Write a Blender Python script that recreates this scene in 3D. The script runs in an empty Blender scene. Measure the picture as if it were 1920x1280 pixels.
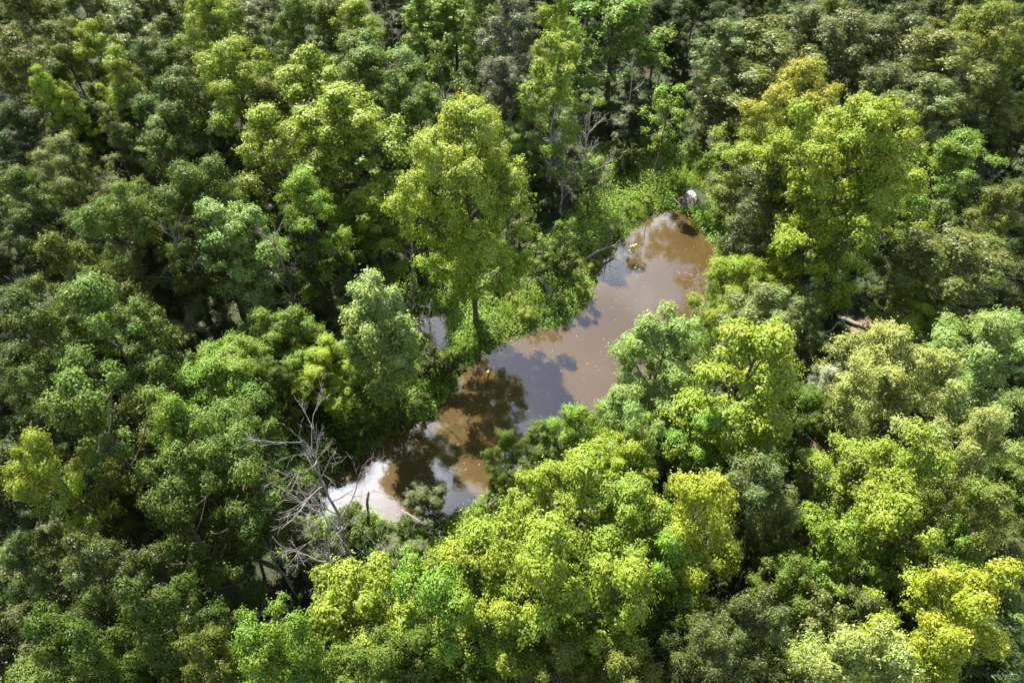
import bpy, math, random
import numpy as np

# ============================================================ camera, sky, sun, exposure
scene = bpy.context.scene
COL = scene.collection
SUN_ELEV, SUN_AZ = math.radians(54.0), math.radians(-28.0)      # azimuth measured from +Y towards +X

cam = bpy.data.cameras.new('camera')
cam.lens, cam.sensor_width, cam.clip_end = 24.0, 36.0, 6000.0
cam_o = bpy.data.objects.new('camera', cam)
cam_o.location = (0, 0, 42.0)
cam_o.rotation_euler = (math.radians(90 - 48), 0, 0)
COL.objects.link(cam_o)
scene.camera = cam_o

world = bpy.data.worlds.new('World')
scene.world = world
world.use_nodes = True
wn, wl = world.node_tree.nodes, world.node_tree.links
bg = wn['Background']
bg.inputs['Strength'].default_value = 0.058
sky = wn.new('ShaderNodeTexSky')
sky.sky_type, sky.sun_disc = 'NISHITA', False
sky.sun_elevation, sky.sun_rotation = SUN_ELEV, SUN_AZ
sky.air_density, sky.dust_density, sky.ozone_density = 1.0, 0.8, 1.5
geo = wn.new('ShaderNodeTexCoord')
sep = wn.new('ShaderNodeSeparateXYZ'); wl.new(geo.outputs['Generated'], sep.inputs[0])
def wmath(op, a, b=None):
    m = wn.new('ShaderNodeMath'); m.operation = op
    for i, v in enumerate((a, b)):
        if v is None: continue
        if isinstance(v, (int, float)): m.inputs[i].default_value = v
        else: wl.new(v, m.inputs[i])
    return m.outputs[0]
zz = wmath('ADD', wmath('MAXIMUM', sep.outputs['Z'], 0.0), 0.12)
cv = wn.new('ShaderNodeCombineXYZ')
wl.new(wmath('DIVIDE', sep.outputs['X'], zz), cv.inputs[0]); wl.new(wmath('DIVIDE', sep.outputs['Y'], zz), cv.inputs[1])
cv.inputs[2].default_value = 19.58
cn = wn.new('ShaderNodeTexNoise'); cn.inputs['Scale'].default_value = 1.9; cn.inputs['Detail'].default_value = 8; cn.inputs['Roughness'].default_value = 0.58
wl.new(cv.outputs[0], cn.inputs['Vector'])
cr = wn.new('ShaderNodeValToRGB'); cr.color_ramp.elements[0].position = 0.47; cr.color_ramp.elements[1].position = 0.66
wl.new(cn.outputs['Fac'], cr.inputs[0])
# cloud seen close to the sun is much brighter than cloud away from it (forward scattering)
SUN_V = (math.sin(SUN_AZ) * math.cos(SUN_ELEV), math.cos(SUN_AZ) * math.cos(SUN_ELEV), math.sin(SUN_ELEV))
dt = wn.new('ShaderNodeVectorMath'); dt.operation = 'DOT_PRODUCT'; wl.new(geo.outputs['Generated'], dt.inputs[0]); dt.inputs[1].default_value = SUN_V
fwd = wmath('MULTIPLY_ADD', wmath('POWER', wmath('MAXIMUM', dt.outputs['Value'], 0.0), 60.0), 0.9); fwd.node.inputs[2].default_value = 1.0
cb = wn.new('ShaderNodeVectorMath'); cb.operation = 'SCALE'; cb.inputs[0].default_value = (12.8, 13.8, 15.6); wl.new(fwd, cb.inputs['Scale'])
mixc = wn.new('ShaderNodeMixRGB'); wl.new(cb.outputs[0], mixc.inputs[2])
wl.new(cr.outputs[0], mixc.inputs[0]); wl.new(sky.outputs[0], mixc.inputs[1])
wl.new(mixc.outputs[0], bg.inputs['Color'])

sun = bpy.data.lights.new('sun', 'SUN')
sun.energy, sun.angle, sun.color = 5.0, math.radians(0.53), (1.0, 0.955, 0.87)
sun_o = bpy.data.objects.new('sun', sun)
sun_o.rotation_euler = (math.radians(90) - SUN_ELEV, 0, math.pi - SUN_AZ)
sun_o.location = (-20, 40, 80)
COL.objects.link(sun_o)

scene.view_settings.view_transform = 'Standard'
scene.view_settings.look = 'None'
scene.view_settings.gamma = 1.0
scene.view_settings.use_curve_mapping = False
scene.view_settings.exposure = 1.8
scene.render.engine = 'CYCLES'
scene.cycles.use_denoising = True
scene.cycles.max_bounces = 6
scene.cycles.diffuse_bounces = 3
scene.cycles.transmission_bounces = 4

# ============================================================ measured layout (metres)
CREEK = [[-13.24, 23.71], [-12.67, 25.06], [-11.62, 26.23], [-10.44, 27.31], [-8.67, 28.7], [-6.81, 30.0], [-5.24, 31.65], [-4.27, 33.42], [-4.17, 34.67], [-3.45, 35.96], [-1.97, 36.94], [-0.66, 37.82], [1.12, 38.9], [3.38, 39.64], [5.11, 40.64], [6.53, 42.52], [7.17, 44.76], [8.08, 47.04], [9.28, 49.29], [10.89, 51.65], [12.83, 53.53], [14.71, 55.32], [16.21, 56.02], [17.5, 54.8], [18.55, 52.46], [19.36, 50.06], [19.05, 47.78], [18.09, 44.9], [16.5, 41.54], [14.35, 37.82], [11.43, 33.75], [8.04, 30.24], [4.46, 27.49], [1.13, 25.4], [-1.1, 23.71], [-3.25, 22.42], [-4.91, 21.44], [-5.98, 20.64], [-7.72, 21.13], [-9.66, 21.83], [-11.55, 22.38], [-12.86, 21.32], [-13.96, 21.83], [-13.86, 22.78]]
BACKWATER = [[-7.35, 41.22], [-6.19, 41.67], [-5.36, 40.26], [-4.96, 38.12], [-5.49, 36.65], [-6.93, 36.19], [-8.26, 36.53], [-9.49, 37.82], [-9.92, 39.64], [-8.68, 40.77]]
FOAM = [[17.45, 58.35], [18.69, 58.53], [18.84, 56.9], [18.34, 55.32], [17.53, 54.97], [17.33, 56.28]]
TRAIL = [[33.38, 39.64], [29.61, 38.54], [26.69, 36.36], [26.33, 33.32], [25.81, 30.49], [23.76, 27.86], [21.22, 25.18], [20.1, 23.92], [19.72, 21.32], [19.99, 19.27], [18.81, 16.5]]
# x, y, height, crown radius, form, leaf colour, colour of the crown top, label
TREES = [
 (-49.48, 72.45, 15.0, 3.93, 'R', 'OLD', None, 'medium-sized deep olive bushy tree far upstream of the stick dam, second nearest the dam'),
 (-42.54, 63.76, 14.1, 3.49, 'R', 'OLD', None, 'medium-sized deep olive bushy tree near the yellow-green spire'),
 (-39.72, 64.25, 15.0, 2.58, 'R', 'OLD', 'Y', 'medium-sized deep olive bushy tree with yellow-green top near the yellow-green spire'),
 (-38.77, 70.18, 14.1, 3.71, 'W', 'S', None, 'medium-sized grey-green feathery tree far upstream of the stick dam, second nearest the dam'),
 (-35.07, 71.10, 15.0, 3.24, 'R', 'OLD', None, 'medium-sized deep olive bushy tree far upstream of the stick dam, nearest the dam'),
 (-29.20, 67.04, 15.8, 3.66, 'R', 'YG', 'Y', 'tall fresh green bushy tree with yellow-green top far upstream of the stick dam'),
 (-26.35, 68.90, 14.1, 3.03, 'W', 'S', None, 'medium-sized grey-green feathery tree far upstream of the stick dam, nearest the dam'),
 (-21.64, 70.43, 15.0, 3.54, 'R', 'G', None, 'medium-sized mid green bushy tree far upstream of the stick dam'),
 (-17.51, 69.78, 15.0, 3.04, 'R', 'OL', None, 'medium-sized olive green bushy tree far upstream of the stick dam'),
 (-40.63, 56.43, 13.4, 1.75, 'T', 'Y', None, 'narrow bright yellow-green spire rising from olive crowns'),
 (-39.69, 56.99, 12.0, 1.38, 'T', 'YG', 'Y', 'medium-sized fresh green tall tree with yellow-green top near the bone-white dead tree'),
 (-34.67, 58.71, 14.1, 2.45, 'R', 'OLD', 'Y', 'medium-sized deep olive bushy tree with yellow-green top near the bone-white dead tree'),
 (-31.80, 60.48, 14.1, 3.67, 'R', 'GD', None, 'medium-sized deep green bushy tree near the yellow-topped broad tree, second nearest the dam'),
 (-23.48, 56.32, 15.8, 4.17, 'R', 'YG', 'Y', 'broad fresh green tree with a yellow-green knobbly top'),
 (-28.16, 52.31, 15.0, 3.88, 'R', 'GD', None, 'medium-sized deep green bushy tree near the yellow-topped broad tree, nearest the dam'),
 (-34.85, 57.77, 11.4, 2.76, 'R', 'S', None, 'small grey-green bushy tree near the bone-white dead tree'),
 (-28.48, 50.98, 13.2, 2.54, 'R', 'L', None, 'medium-sized pale green bushy tree near the yellow-topped broad tree'),
 (-16.62, 54.53, 16.7, 3.52, 'T', 'YG', 'Y', 'tall fresh green tall tree with yellow-green top near the yellow-topped broad tree'),
 (-20.36, 54.37, 14.1, 2.48, 'R', 'OL', None, 'medium-sized olive green bushy tree near the yellow-topped broad tree'),
 (-18.17, 45.52, 15.8, 3.44, 'R', 'OL', 'Y', 'tall olive green bushy tree with yellow-green top in the belt behind the backwater bank'),
 (-13.12, 47.39, 17.2, 4.36, 'T', 'YG', 'Y', 'tall fresh green tall tree with yellow-green top in the belt behind the backwater bank'),
 (-14.43, 39.69, 15.0, 2.41, 'R', 'YG', None, 'medium-sized fresh green bushy tree near the tall dark dead trunk'),
 (-22.71, 40.20, 15.0, 3.47, 'R', 'GD', None, 'medium-sized deep green bushy tree near the leaning grey dead tree'),
 (-26.69, 37.63, 14.4, 3.15, 'R', 'OLD', 'YG', 'medium-sized deep olive bushy tree with fresher green top near the leaning grey dead tree'),
 (-36.68, 48.36, 11.9, 2.88, 'R', 'S', None, 'small grey-green bushy tree near the yellow-green spire'),
 (-35.92, 42.07, 13.6, 2.28, 'R', 'GD', None, 'medium-sized deep green bushy tree deep in the wood off the backwater bank'),
 (-43.25, 53.88, 11.5, 3.06, 'R', 'D', None, 'small dark green bushy tree near the yellow-green spire'),
 (-35.98, 41.73, 10.5, 2.44, 'R', 'D', None, 'small dark green bushy tree deep in the wood off the backwater bank, nearest the dam'),
 (-39.87, 58.62, 9.4, 2.37, 'R', 'D', None, 'small dark green bushy tree near the bone-white dead tree'),
 (-25.54, 52.49, 10.8, 3.03, 'R', 'D', None, 'small dark green bushy tree near the yellow-topped broad tree'),
 (-20.30, 43.69, 11.5, 2.36, 'R', 'D', None, 'small dark green bushy tree in the belt behind the backwater bank, nearest the dam'),
 (-26.54, 38.95, 10.7, 2.36, 'R', 'D', None, 'small dark green bushy tree near the leaning grey dead tree, second nearest the dam'),
 (-43.55, 59.31, 15.0, 3.17, 'R', 'OLD', None, 'medium-sized deep olive bushy tree near the bone-white dead tree'),
 (-14.72, 67.04, 15.8, 3.10, 'R', 'OL', 'Y', 'tall olive green bushy tree with yellow-green top far upstream of the stick dam'),
 (-13.33, 62.19, 14.2, 4.92, 'R', 'G', 'YG', 'medium-sized mid green bushy tree in the wood upstream of the stick dam'),
 (-9.64, 74.44, 13.5, 2.86, 'T', 'YG', None, 'medium-sized fresh green tall tree far upstream of the stick dam, second nearest the dam'),
 (-6.17, 75.95, 13.2, 4.10, 'T', 'YG', None, 'medium-sized fresh green tall tree far upstream of the stick dam, nearest the dam'),
 (-6.47, 61.33, 14.1, 2.37, 'S', 'G', None, 'medium-sized mid green sparse tree near the grey-leaved tree'),
 (0.10, 64.68, 16.7, 3.01, 'W', 'GR', None, 'tall grey-leaved feathery tree standing among green crowns'),
 (4.12, 67.67, 15.8, 2.49, 'R', 'Y', None, 'tall bright yellow-green bushy tree near the grey-leaved tree'),
 (3.88, 56.39, 16.3, 3.27, 'R', 'YG', 'Y', 'tall fresh green bushy tree with yellow-green top near the bare grey trio'),
 (10.85, 72.29, 15.8, 5.37, 'T', 'YG', None, 'tallest fresh green spired tree upstream of the grassy bank'),
 (-10.07, 55.30, 14.1, 2.64, 'R', 'G', None, 'medium-sized mid green bushy tree deep in the wood off the backwater bank'),
 (-8.30, 62.08, 9.0, 2.00, 'R', 'L', None, 'small pale green bushy tree near the grey-leaved tree'),
 (0.24, 55.47, 8.8, 2.16, 'R', 'L', None, 'small pale green bushy tree near the bare grey trio'),
 (-10.82, 43.45, 11.0, 2.36, 'R', 'YG', 'Y', 'small fresh green bushy tree with yellow-green top at the water on the backwater bank'),
 (14.73, 59.53, 11.0, 2.13, 'S', 'YG', None, 'small fresh green sparse tree near the stick dam'),
 (7.48, 53.88, 6.8, 1.72, 'S', 'L', None, 'low pale green sparse tree near the bare grey trio'),
 (-0.71, 59.10, 13.2, 2.47, 'W', 'GR', None, 'medium-sized grey-leaved feathery tree near the grey-leaved tree'),
 (-2.82, 62.66, 9.4, 2.47, 'R', 'D', None, 'small dark green bushy tree near the grey-leaved tree'),
 (16.95, 79.65, 10.7, 2.85, 'R', 'D', None, 'small dark green bushy tree near the tallest spired tree'),
 (12.68, 65.47, 7.4, 2.89, 'W', 'D', None, 'low dark green feathery tree near the tallest spired tree'),
 (4.42, 44.67, 7.0, 1.30, 'S', 'G', None, 'low mid green sparse tree at the water on the backwater bank'),
 (2.51, 43.53, 6.0, 1.08, 'S', 'L', None, 'low pale green sparse tree near the broadest bank tree'),
 (-2.86, 70.93, 15.8, 2.57, 'R', 'G', None, 'tall mid green bushy tree near the grey-leaved tree'),
 (-3.04, 38.67, 20.5, 4.01, 'B', 'BY', 'YL', 'broad bright yellow-green tree, tallest on the bank beside the bent dead tree'),
 (-8.60, 30.25, 13.8, 2.28, 'C', 'LC', 'LT', 'slim whitish-green tree with a smooth rounded crown next to the backwater'),
 (20.88, 80.35, 11.0, 4.30, 'R', 'D', None, 'small dark green bushy tree far upstream of the stick dam, nearest the dam'),
 (20.51, 64.91, 14.1, 3.22, 'W', 'S', None, 'medium-sized grey-green feathery tree near the stick dam'),
 (23.91, 64.67, 14.2, 5.20, 'W', 'OL', None, 'medium-sized olive green feathery tree in the wood upstream of the stick dam'),
 (29.19, 67.66, 14.1, 3.31, 'W', 'S', None, 'medium-sized grey-green feathery tree in the wood upstream of the stick dam'),
 (32.31, 64.60, 15.0, 3.80, 'W', 'S2', None, 'medium-sized dull grey-green feathery tree near the wind-tossed tree, nearest the dam'),
 (31.86, 69.78, 15.0, 2.24, 'R', 'OL', None, 'medium-sized olive green bushy tree in the wood upstream of the stick dam'),
 (36.52, 64.83, 15.0, 3.66, 'W', 'S2', None, 'medium-sized dull grey-green feathery tree near the wind-tossed tree, second nearest the dam'),
 (38.59, 60.15, 15.0, 4.36, 'W', 'OL', None, 'medium-sized olive green feathery tree near the wind-tossed tree'),
 (44.47, 64.02, 15.8, 4.21, 'R', 'GOD', None, 'broad ochre yellow bushy tree at the top of the wood'),
 (40.97, 78.37, 12.3, 3.50, 'R', 'D', None, 'medium-sized dark green bushy tree far upstream of the stick dam, nearest the dam'),
 (48.97, 79.86, 12.3, 4.25, 'R', 'D', None, 'medium-sized dark green bushy tree far upstream of the stick dam, second nearest the dam'),
 (47.67, 73.14, 15.0, 2.97, 'R', 'OL', None, 'medium-sized olive green bushy tree near the ochre tree'),
 (23.32, 52.38, 15.8, 3.99, 'R', 'Y', 'O', 'tall tree with an orange turning top beside the golden-green giant'),
 (22.25, 38.92, 20.5, 4.46, 'B', 'BY', 'Y', 'huge golden-green tree with a broad crown over the dark trail clearing'),
 (21.32, 50.98, 10.8, 4.07, 'R', 'OL', 'Y', 'small olive green bushy tree with yellow-green top near the orange-topped tree'),
 (19.50, 41.99, 14.0, 2.98, 'W', 'S2', None, 'medium-sized dull grey-green feathery tree at the water on the trail bank'),
 (34.05, 45.85, 14.1, 3.12, 'R', 'YG', None, 'medium-sized fresh green bushy tree deep in the wood off the trail bank'),
 (35.45, 53.91, 14.1, 3.29, 'W', 'S', None, 'medium-sized grey-green feathery tree near the wind-tossed tree'),
 (47.88, 61.03, 8.9, 3.05, 'R', 'OL', None, 'small olive green bushy tree near the ochre tree'),
 (34.08, 39.08, 13.8, 2.30, 'R', 'OL', None, 'medium-sized olive green bushy tree near the dark trail clearing'),
 (34.12, 58.10, 13.2, 2.88, 'W', 'S2', None, 'dull grey-green wind-tossed tree behind the golden-green giant'),
 (36.73, 44.86, 10.7, 2.03, 'R', 'D', None, 'small dark green bushy tree deep in the wood off the trail bank, nearest the clearing'),
 (29.34, 37.76, 13.0, 2.05, 'R', 'S', None, 'medium-sized grey-green bushy tree near the dark trail clearing'),
 (-27.35, 31.23, 16.0, 2.44, 'R', 'OLD', None, 'tall deep olive bushy tree near the jagged dark green tree'),
 (-22.97, 26.83, 17.0, 2.82, 'R', 'GD', 'YG', 'broad dark green tree with a jagged crown top beside leaning dead trunk'),
 (-23.09, 28.73, 12.8, 2.31, 'R', 'GD', None, 'medium-sized deep green bushy tree near the jagged dark green tree'),
 (-26.13, 26.12, 16.0, 2.44, 'R', 'GD', None, 'tall deep green bushy tree near the jagged dark green tree'),
 (-19.18, 37.18, 13.7, 2.92, 'W', 'L', None, 'medium-sized pale green feathery tree near the tall dark dead trunk'),
 (-20.95, 20.05, 17.0, 2.60, 'R', 'OLD', 'YG', 'tall deep olive bushy tree with fresher green top near the jagged dark green tree'),
 (-21.68, 17.12, 17.0, 1.83, 'R', 'OLD', 'Y', 'tall deep olive bushy tree with yellow-green top in the belt behind the backwater bank'),
 (-16.39, 32.39, 8.5, 2.86, 'R', 'YG', None, 'compact fresh green tree in shade-edge sun near the slim whitish-green tree'),
 (-18.25, 27.57, 9.6, 3.36, 'R', 'YG', None, 'small fresh green bushy tree near the jagged dark green tree'),
 (-16.39, 19.67, 16.0, 1.85, 'R', 'YG', None, 'tall fresh green bushy tree at the water on the backwater bank'),
 (-13.42, 30.25, 7.0, 2.42, 'R', 'Y', None, 'small bright yellow-green tree by the end of the creek'),
 (-23.13, 35.30, 6.8, 2.09, 'W', 'S2', None, 'low dull grey-green feathery tree near the leaning grey dead tree, nearest the dam'),
 (-23.05, 32.94, 6.5, 1.80, 'W', 'S2', None, 'low dull grey-green feathery tree near the leaning grey dead tree, second nearest the dam'),
 (-29.06, 26.20, 12.3, 2.14, 'R', 'D', None, 'medium-sized dark green bushy tree near the jagged dark green tree'),
 (-26.00, 38.14, 9.4, 2.12, 'R', 'D', None, 'small dark green bushy tree near the leaning grey dead tree, nearest the dam'),
 (-14.88, 37.93, 11.5, 2.31, 'R', 'D', None, 'small dark green bushy tree near the tall dark dead trunk'),
 (-14.73, 46.13, 8.3, 2.35, 'R', 'D', None, 'low dark green bushy tree in the belt behind the backwater bank'),
 (-16.28, 27.79, 8.0, 1.87, 'R', 'G', None, 'low mid green bushy tree near the jagged dark green tree'),
 (-22.32, 22.84, 10.7, 2.07, 'R', 'D', None, 'small dark green bushy tree near the jagged dark green tree, second nearest the dam'),
 (-25.87, 28.66, 11.5, 2.24, 'R', 'D', None, 'small dark green bushy tree near the jagged dark green tree, nearest the dam'),
 (-14.94, 18.88, 14.4, 3.35, 'R', 'GD', 'YG', 'medium-sized deep green bushy tree with fresher green top near the massive grey dead tree'),
 (-15.49, 15.56, 15.0, 2.18, 'R', 'GD', None, 'medium-sized deep green bushy tree near the massive grey dead tree'),
 (-18.00, 12.67, 15.0, 1.79, 'W', 'S2', None, 'medium-sized dull grey-green feathery tree in the belt behind the trail bank'),
 (-22.51, 13.99, 12.3, 1.75, 'R', 'D', None, 'medium-sized dark green bushy tree in the belt behind the backwater bank'),
 (-14.20, 10.32, 16.0, 1.94, 'R', 'GD', None, 'tall deep green bushy tree in the belt behind the trail bank, nearest the clearing'),
 (-17.67, 9.13, 16.0, 1.77, 'R', 'GD', None, 'tall deep green bushy tree in the belt behind the trail bank, second nearest the clearing'),
 (-19.44, 12.67, 10.7, 1.59, 'R', 'D', None, 'small dark green bushy tree in the belt behind the trail bank'),
 (-16.21, 8.96, 15.0, 1.66, 'R', 'GD', None, 'medium-sized deep green bushy tree in the belt behind the trail bank'),
 (-11.98, 8.86, 15.0, 1.65, 'R', 'OLD', None, 'medium-sized deep olive bushy tree in the belt behind the trail bank'),
 (-9.77, 8.81, 16.0, 1.88, 'R', 'YG', None, 'tall fresh green bushy tree in the belt behind the trail bank, second nearest the clearing'),
 (-6.89, 11.21, 14.4, 2.83, 'R', 'YG', 'Y', 'fresh green bushy tree yellow-topped in the belt behind the trail bank, third nearest the clearing'),
 (-8.09, 9.35, 15.0, 1.80, 'R', 'YG', None, 'medium-sized fresh green bushy tree in the belt behind the trail bank, third nearest the clearing'),
 (-22.72, 17.93, 11.5, 2.05, 'R', 'D', None, 'small dark green bushy tree in the belt behind the backwater bank, third nearest the dam'),
 (-21.20, 18.63, 9.8, 1.79, 'R', 'D', None, 'small dark green bushy tree in the belt behind the backwater bank, second nearest the dam'),
 (-5.18, 8.77, 15.0, 1.90, 'R', 'G', None, 'medium-sized mid green bushy tree in the belt behind the trail bank, second nearest the clearing'),
 (-12.81, 18.99, 4.0, 1.39, 'W', 'S2', None, 'low dull grey-green feathery tree near the massive grey dead tree, third nearest the clearing'),
 (-10.75, 16.70, 5.0, 1.41, 'W', 'S2', None, 'low dull grey-green feathery tree near the massive grey dead tree, second nearest the clearing'),
 (-5.45, 21.82, 4.2, 1.34, 'W', 'S2', None, 'round dark grey-green small tree standing right at the water at the creek end'),
 (-6.54, 17.25, 4.5, 1.34, 'W', 'S2', None, 'low dull grey-green feathery tree near the massive grey dead tree, nearest the clearing'),
 (3.01, 16.71, 15.0, 2.83, 'R', 'YG', 'Y', 'fresh green bushy tree yellow-topped in the belt behind the trail bank, nearest the clearing'),
 (1.23, 16.71, 14.0, 1.96, 'R', 'YG', 'Y', 'fresh green bushy tree yellow-topped in the belt behind the trail bank, second nearest the clearing'),
 (-1.50, 12.78, 16.0, 2.59, 'R', 'Y', 'Y', 'tall bright yellow-green bushy tree in the belt behind the trail bank, second nearest the clearing'),
 (5.15, 15.43, 15.0, 2.47, 'R', 'YG', None, 'medium-sized fresh green bushy tree in the belt behind the trail bank, nearest the clearing'),
 (1.64, 12.05, 17.0, 2.65, 'R', 'YG', 'Y', 'tall fresh green bushy tree with yellow-green top in the belt behind the trail bank'),
 (4.23, 11.22, 16.0, 2.24, 'R', 'YG', 'Y', 'tall fresh green bushy tree yellow-topped in the belt behind the trail bank, nearest the clearing'),
 (-2.85, 10.80, 16.0, 2.35, 'R', 'YG', None, 'tall fresh green bushy tree in the belt behind the trail bank, nearest the clearing'),
 (0.00, 10.37, 15.0, 2.10, 'R', 'G', 'Y', 'medium-sized mid green bushy tree with yellow-green top in the belt behind the trail bank'),
 (8.26, 14.48, 16.5, 2.24, 'R', 'Y', 'GOLD', 'tall bright yellow-green bushy tree with golden top in the belt behind the trail bank'),
 (6.90, 13.54, 14.0, 1.84, 'R', 'YG', None, 'medium-sized fresh green bushy tree in the belt behind the trail bank, second nearest the clearing'),
 (-0.36, 22.12, 9.5, 1.14, 'R', 'G', None, 'small mid green bushy tree at the water on the trail bank'),
 (1.65, 23.59, 8.0, 1.43, 'R', 'G', None, 'low mid green bushy tree at the water on the trail bank'),
 (3.78, 22.98, 10.0, 1.74, 'R', 'YG', None, 'small fresh green bushy tree at the water on the trail bank'),
 (-3.95, 9.30, 14.0, 1.69, 'R', 'G', None, 'medium-sized mid green bushy tree in the belt behind the trail bank, nearest the clearing'),
 (2.13, 9.23, 13.0, 1.58, 'R', 'OL', None, 'olive green bushy tree deep in the wood off the trail bank, second nearest the clearing'),
 (4.62, 8.62, 13.0, 1.69, 'R', 'OL', None, 'medium-sized olive green bushy tree deep in the wood off the trail bank, nearest the clearing'),
 (9.10, 27.42, 13.5, 2.75, 'W', 'L', None, 'medium-sized pale green feathery tree at the water on the trail bank'),
 (12.68, 23.43, 16.5, 3.49, 'R', 'Y', 'Y', 'tall bright yellow-green bushy tree in the belt behind the trail bank, nearest the clearing'),
 (16.79, 37.03, 9.0, 2.68, 'R', 'Y', None, 'small bright yellow-green bushy tree at the water on the trail bank'),
 (16.46, 30.95, 12.0, 2.72, 'W', 'S', None, 'medium-sized grey-green feathery tree in the belt behind the trail bank, nearest the clearing'),
 (22.76, 25.91, 12.8, 3.67, 'R', 'LY', None, 'medium-sized pale yellow-green bushy tree beside the dirt trail'),
 (28.81, 33.63, 9.8, 2.55, 'R', 'Y', None, 'small bright yellow-green bushy tree near the dark trail clearing'),
 (29.76, 34.18, 13.6, 3.57, 'W', 'OL', None, 'medium-sized olive green feathery tree near the dark trail clearing'),
 (28.28, 26.98, 13.6, 2.92, 'W', 'L', None, 'medium-sized pale green feathery tree beside the dirt trail'),
 (6.16, 21.99, 13.0, 2.17, 'W', 'L', None, 'medium-sized pale green feathery tree in the belt behind the trail bank'),
 (13.57, 23.02, 10.2, 2.26, 'R', 'L', None, 'small pale green bushy tree in the belt behind the trail bank'),
 (10.63, 25.20, 8.6, 2.58, 'R', 'YG', None, 'small fresh green bushy tree in the belt behind the trail bank, nearest the clearing'),
 (6.36, 20.22, 12.0, 1.96, 'R', 'Y', None, 'medium-sized bright yellow-green bushy tree in the belt behind the trail bank'),
 (11.13, 21.54, 11.0, 2.02, 'R', 'YG', None, 'small fresh green bushy tree in the belt behind the trail bank, second nearest the clearing'),
 (21.21, 28.53, 7.0, 1.31, 'W', 'W', None, 'small silvery-white leaved tree at the edge of the dirt trail'),
 (20.39, 33.06, 9.0, 1.55, 'R', 'S', None, 'small grey-green bushy tree in the belt behind the trail bank'),
 (12.34, 17.62, 13.0, 2.01, 'W', 'S', None, 'medium-sized grey-green feathery tree in the belt behind the trail bank, second nearest the clearing'),
 (18.49, 19.15, 11.8, 2.41, 'R', 'YG', 'Y', 'small fresh green bushy tree with yellow-green top beside the dirt trail'),
 (18.78, 17.27, 16.0, 2.45, 'R', 'OL', 'Y', 'tall olive green bushy tree with yellow-green top beside the dirt trail'),
 (17.11, 14.90, 15.0, 2.44, 'R', 'YG', 'Y', 'medium-sized fresh green bushy tree with yellow-green top beside the dirt trail'),
 (22.63, 18.59, 16.0, 2.13, 'W', 'LY', None, 'tall pale yellow-green feathery tree near the brown bare bushy tree'),
 (21.10, 15.03, 15.0, 2.02, 'R', 'OL', None, 'medium-sized olive green bushy tree beside the dirt trail'),
 (13.72, 16.72, 11.0, 1.40, 'W', 'S', None, 'small grey-green feathery tree deep in the wood off the trail bank'),
 (15.42, 14.55, 13.0, 1.75, 'R', 'YG', None, 'medium-sized fresh green bushy tree beside the dirt trail, second nearest the clearing'),
 (20.24, 14.55, 13.0, 1.90, 'R', 'YG', None, 'medium-sized fresh green bushy tree beside the dirt trail, nearest the clearing'),
 (10.28, 10.55, 14.0, 1.74, 'W', 'S2', None, 'medium-sized dull grey-green feathery tree deep in the wood off the trail bank, nearest the clearing'),
 (8.29, 9.20, 14.0, 1.62, 'W', 'S2', None, 'dull grey-green feathery tree deep in the wood off the trail bank, second nearest the clearing'),
 (13.79, 11.32, 12.0, 1.39, 'S', 'S', None, 'medium-sized grey-green sparse tree deep in the wood off the trail bank'),
 (15.90, 11.43, 12.0, 1.53, 'R', 'S2', None, 'medium-sized dull grey-green bushy tree deep in the wood off the trail bank'),
 (13.71, 8.47, 16.0, 2.12, 'W', 'LY', None, 'tall pale yellow-green feathery tree deep in the wood off the trail bank'),
 (17.97, 10.27, 17.0, 2.17, 'R', 'Y', 'GOLD', 'tall bright yellow-green bushy tree with golden top deep in the wood off the trail bank'),
 (16.26, 8.81, 16.0, 1.76, 'R', 'Y', 'GOLD', 'tall bright yellow-green bushy tree with golden top deep in the wood off the trail bank'),
 (12.88, 12.99, 12.0, 1.58, 'R', 'G', None, 'medium-sized mid green bushy tree deep in the wood off the trail bank, nearest the clearing'),
 (20.26, 13.96, 9.8, 1.65, 'R', 'D', None, 'small dark green bushy tree beside the dirt trail'),
 (13.03, 8.51, 14.0, 1.15, 'R', 'LY', None, 'medium-sized pale yellow-green bushy tree deep in the wood off the trail bank'),
 (7.86, 11.55, 12.0, 1.54, 'R', 'G', None, 'mid green bushy tree deep in the wood off the trail bank, second nearest the clearing'),
 (12.21, 9.81, 9.8, 1.66, 'R', 'D', None, 'small dark green bushy tree deep in the wood off the trail bank'),
 (7.39, 10.49, 9.8, 1.40, 'R', 'D', None, 'small dark green bushy tree deep in the wood off the trail bank'),
 (28.60, 20.37, 8.8, 2.66, 'R', 'G', None, 'small mid green bushy tree near the brown bare bushy tree'),
 (6.05, 92.67, 8.8, 2.88, 'R', 'G', None, 'small mid green bushy tree far upstream of the stick dam, nearest the dam'),
 (40.29, 43.29, 7.8, 2.30, 'R', 'D', None, 'low dark green bushy tree deep in the wood off the trail bank'),
 (-51.10, 92.45, 10.4, 2.57, 'R', 'G', None, 'small mid green bushy tree far upstream of the stick dam, eighth nearest the dam'),
 (21.96, 10.48, 10.1, 2.28, 'W', 'D', None, 'small dark green feathery tree deep in the wood off the trail bank'),
 (-62.14, 80.98, 7.9, 2.30, 'R', 'D', None, 'low dark green bushy tree far upstream of the stick dam, fourth nearest the dam'),
 (34.60, 28.98, 7.9, 2.38, 'R', 'D', None, 'low dark green bushy tree deep in the wood off the trail bank, nearest the clearing'),
 (-31.37, 90.72, 7.4, 2.85, 'R', 'S2', None, 'low dull grey-green bushy tree far upstream of the stick dam, second nearest the dam'),
 (55.57, 72.56, 8.8, 2.67, 'R', 'D', None, 'small dark green bushy tree far upstream of the stick dam, third nearest the dam'),
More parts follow.
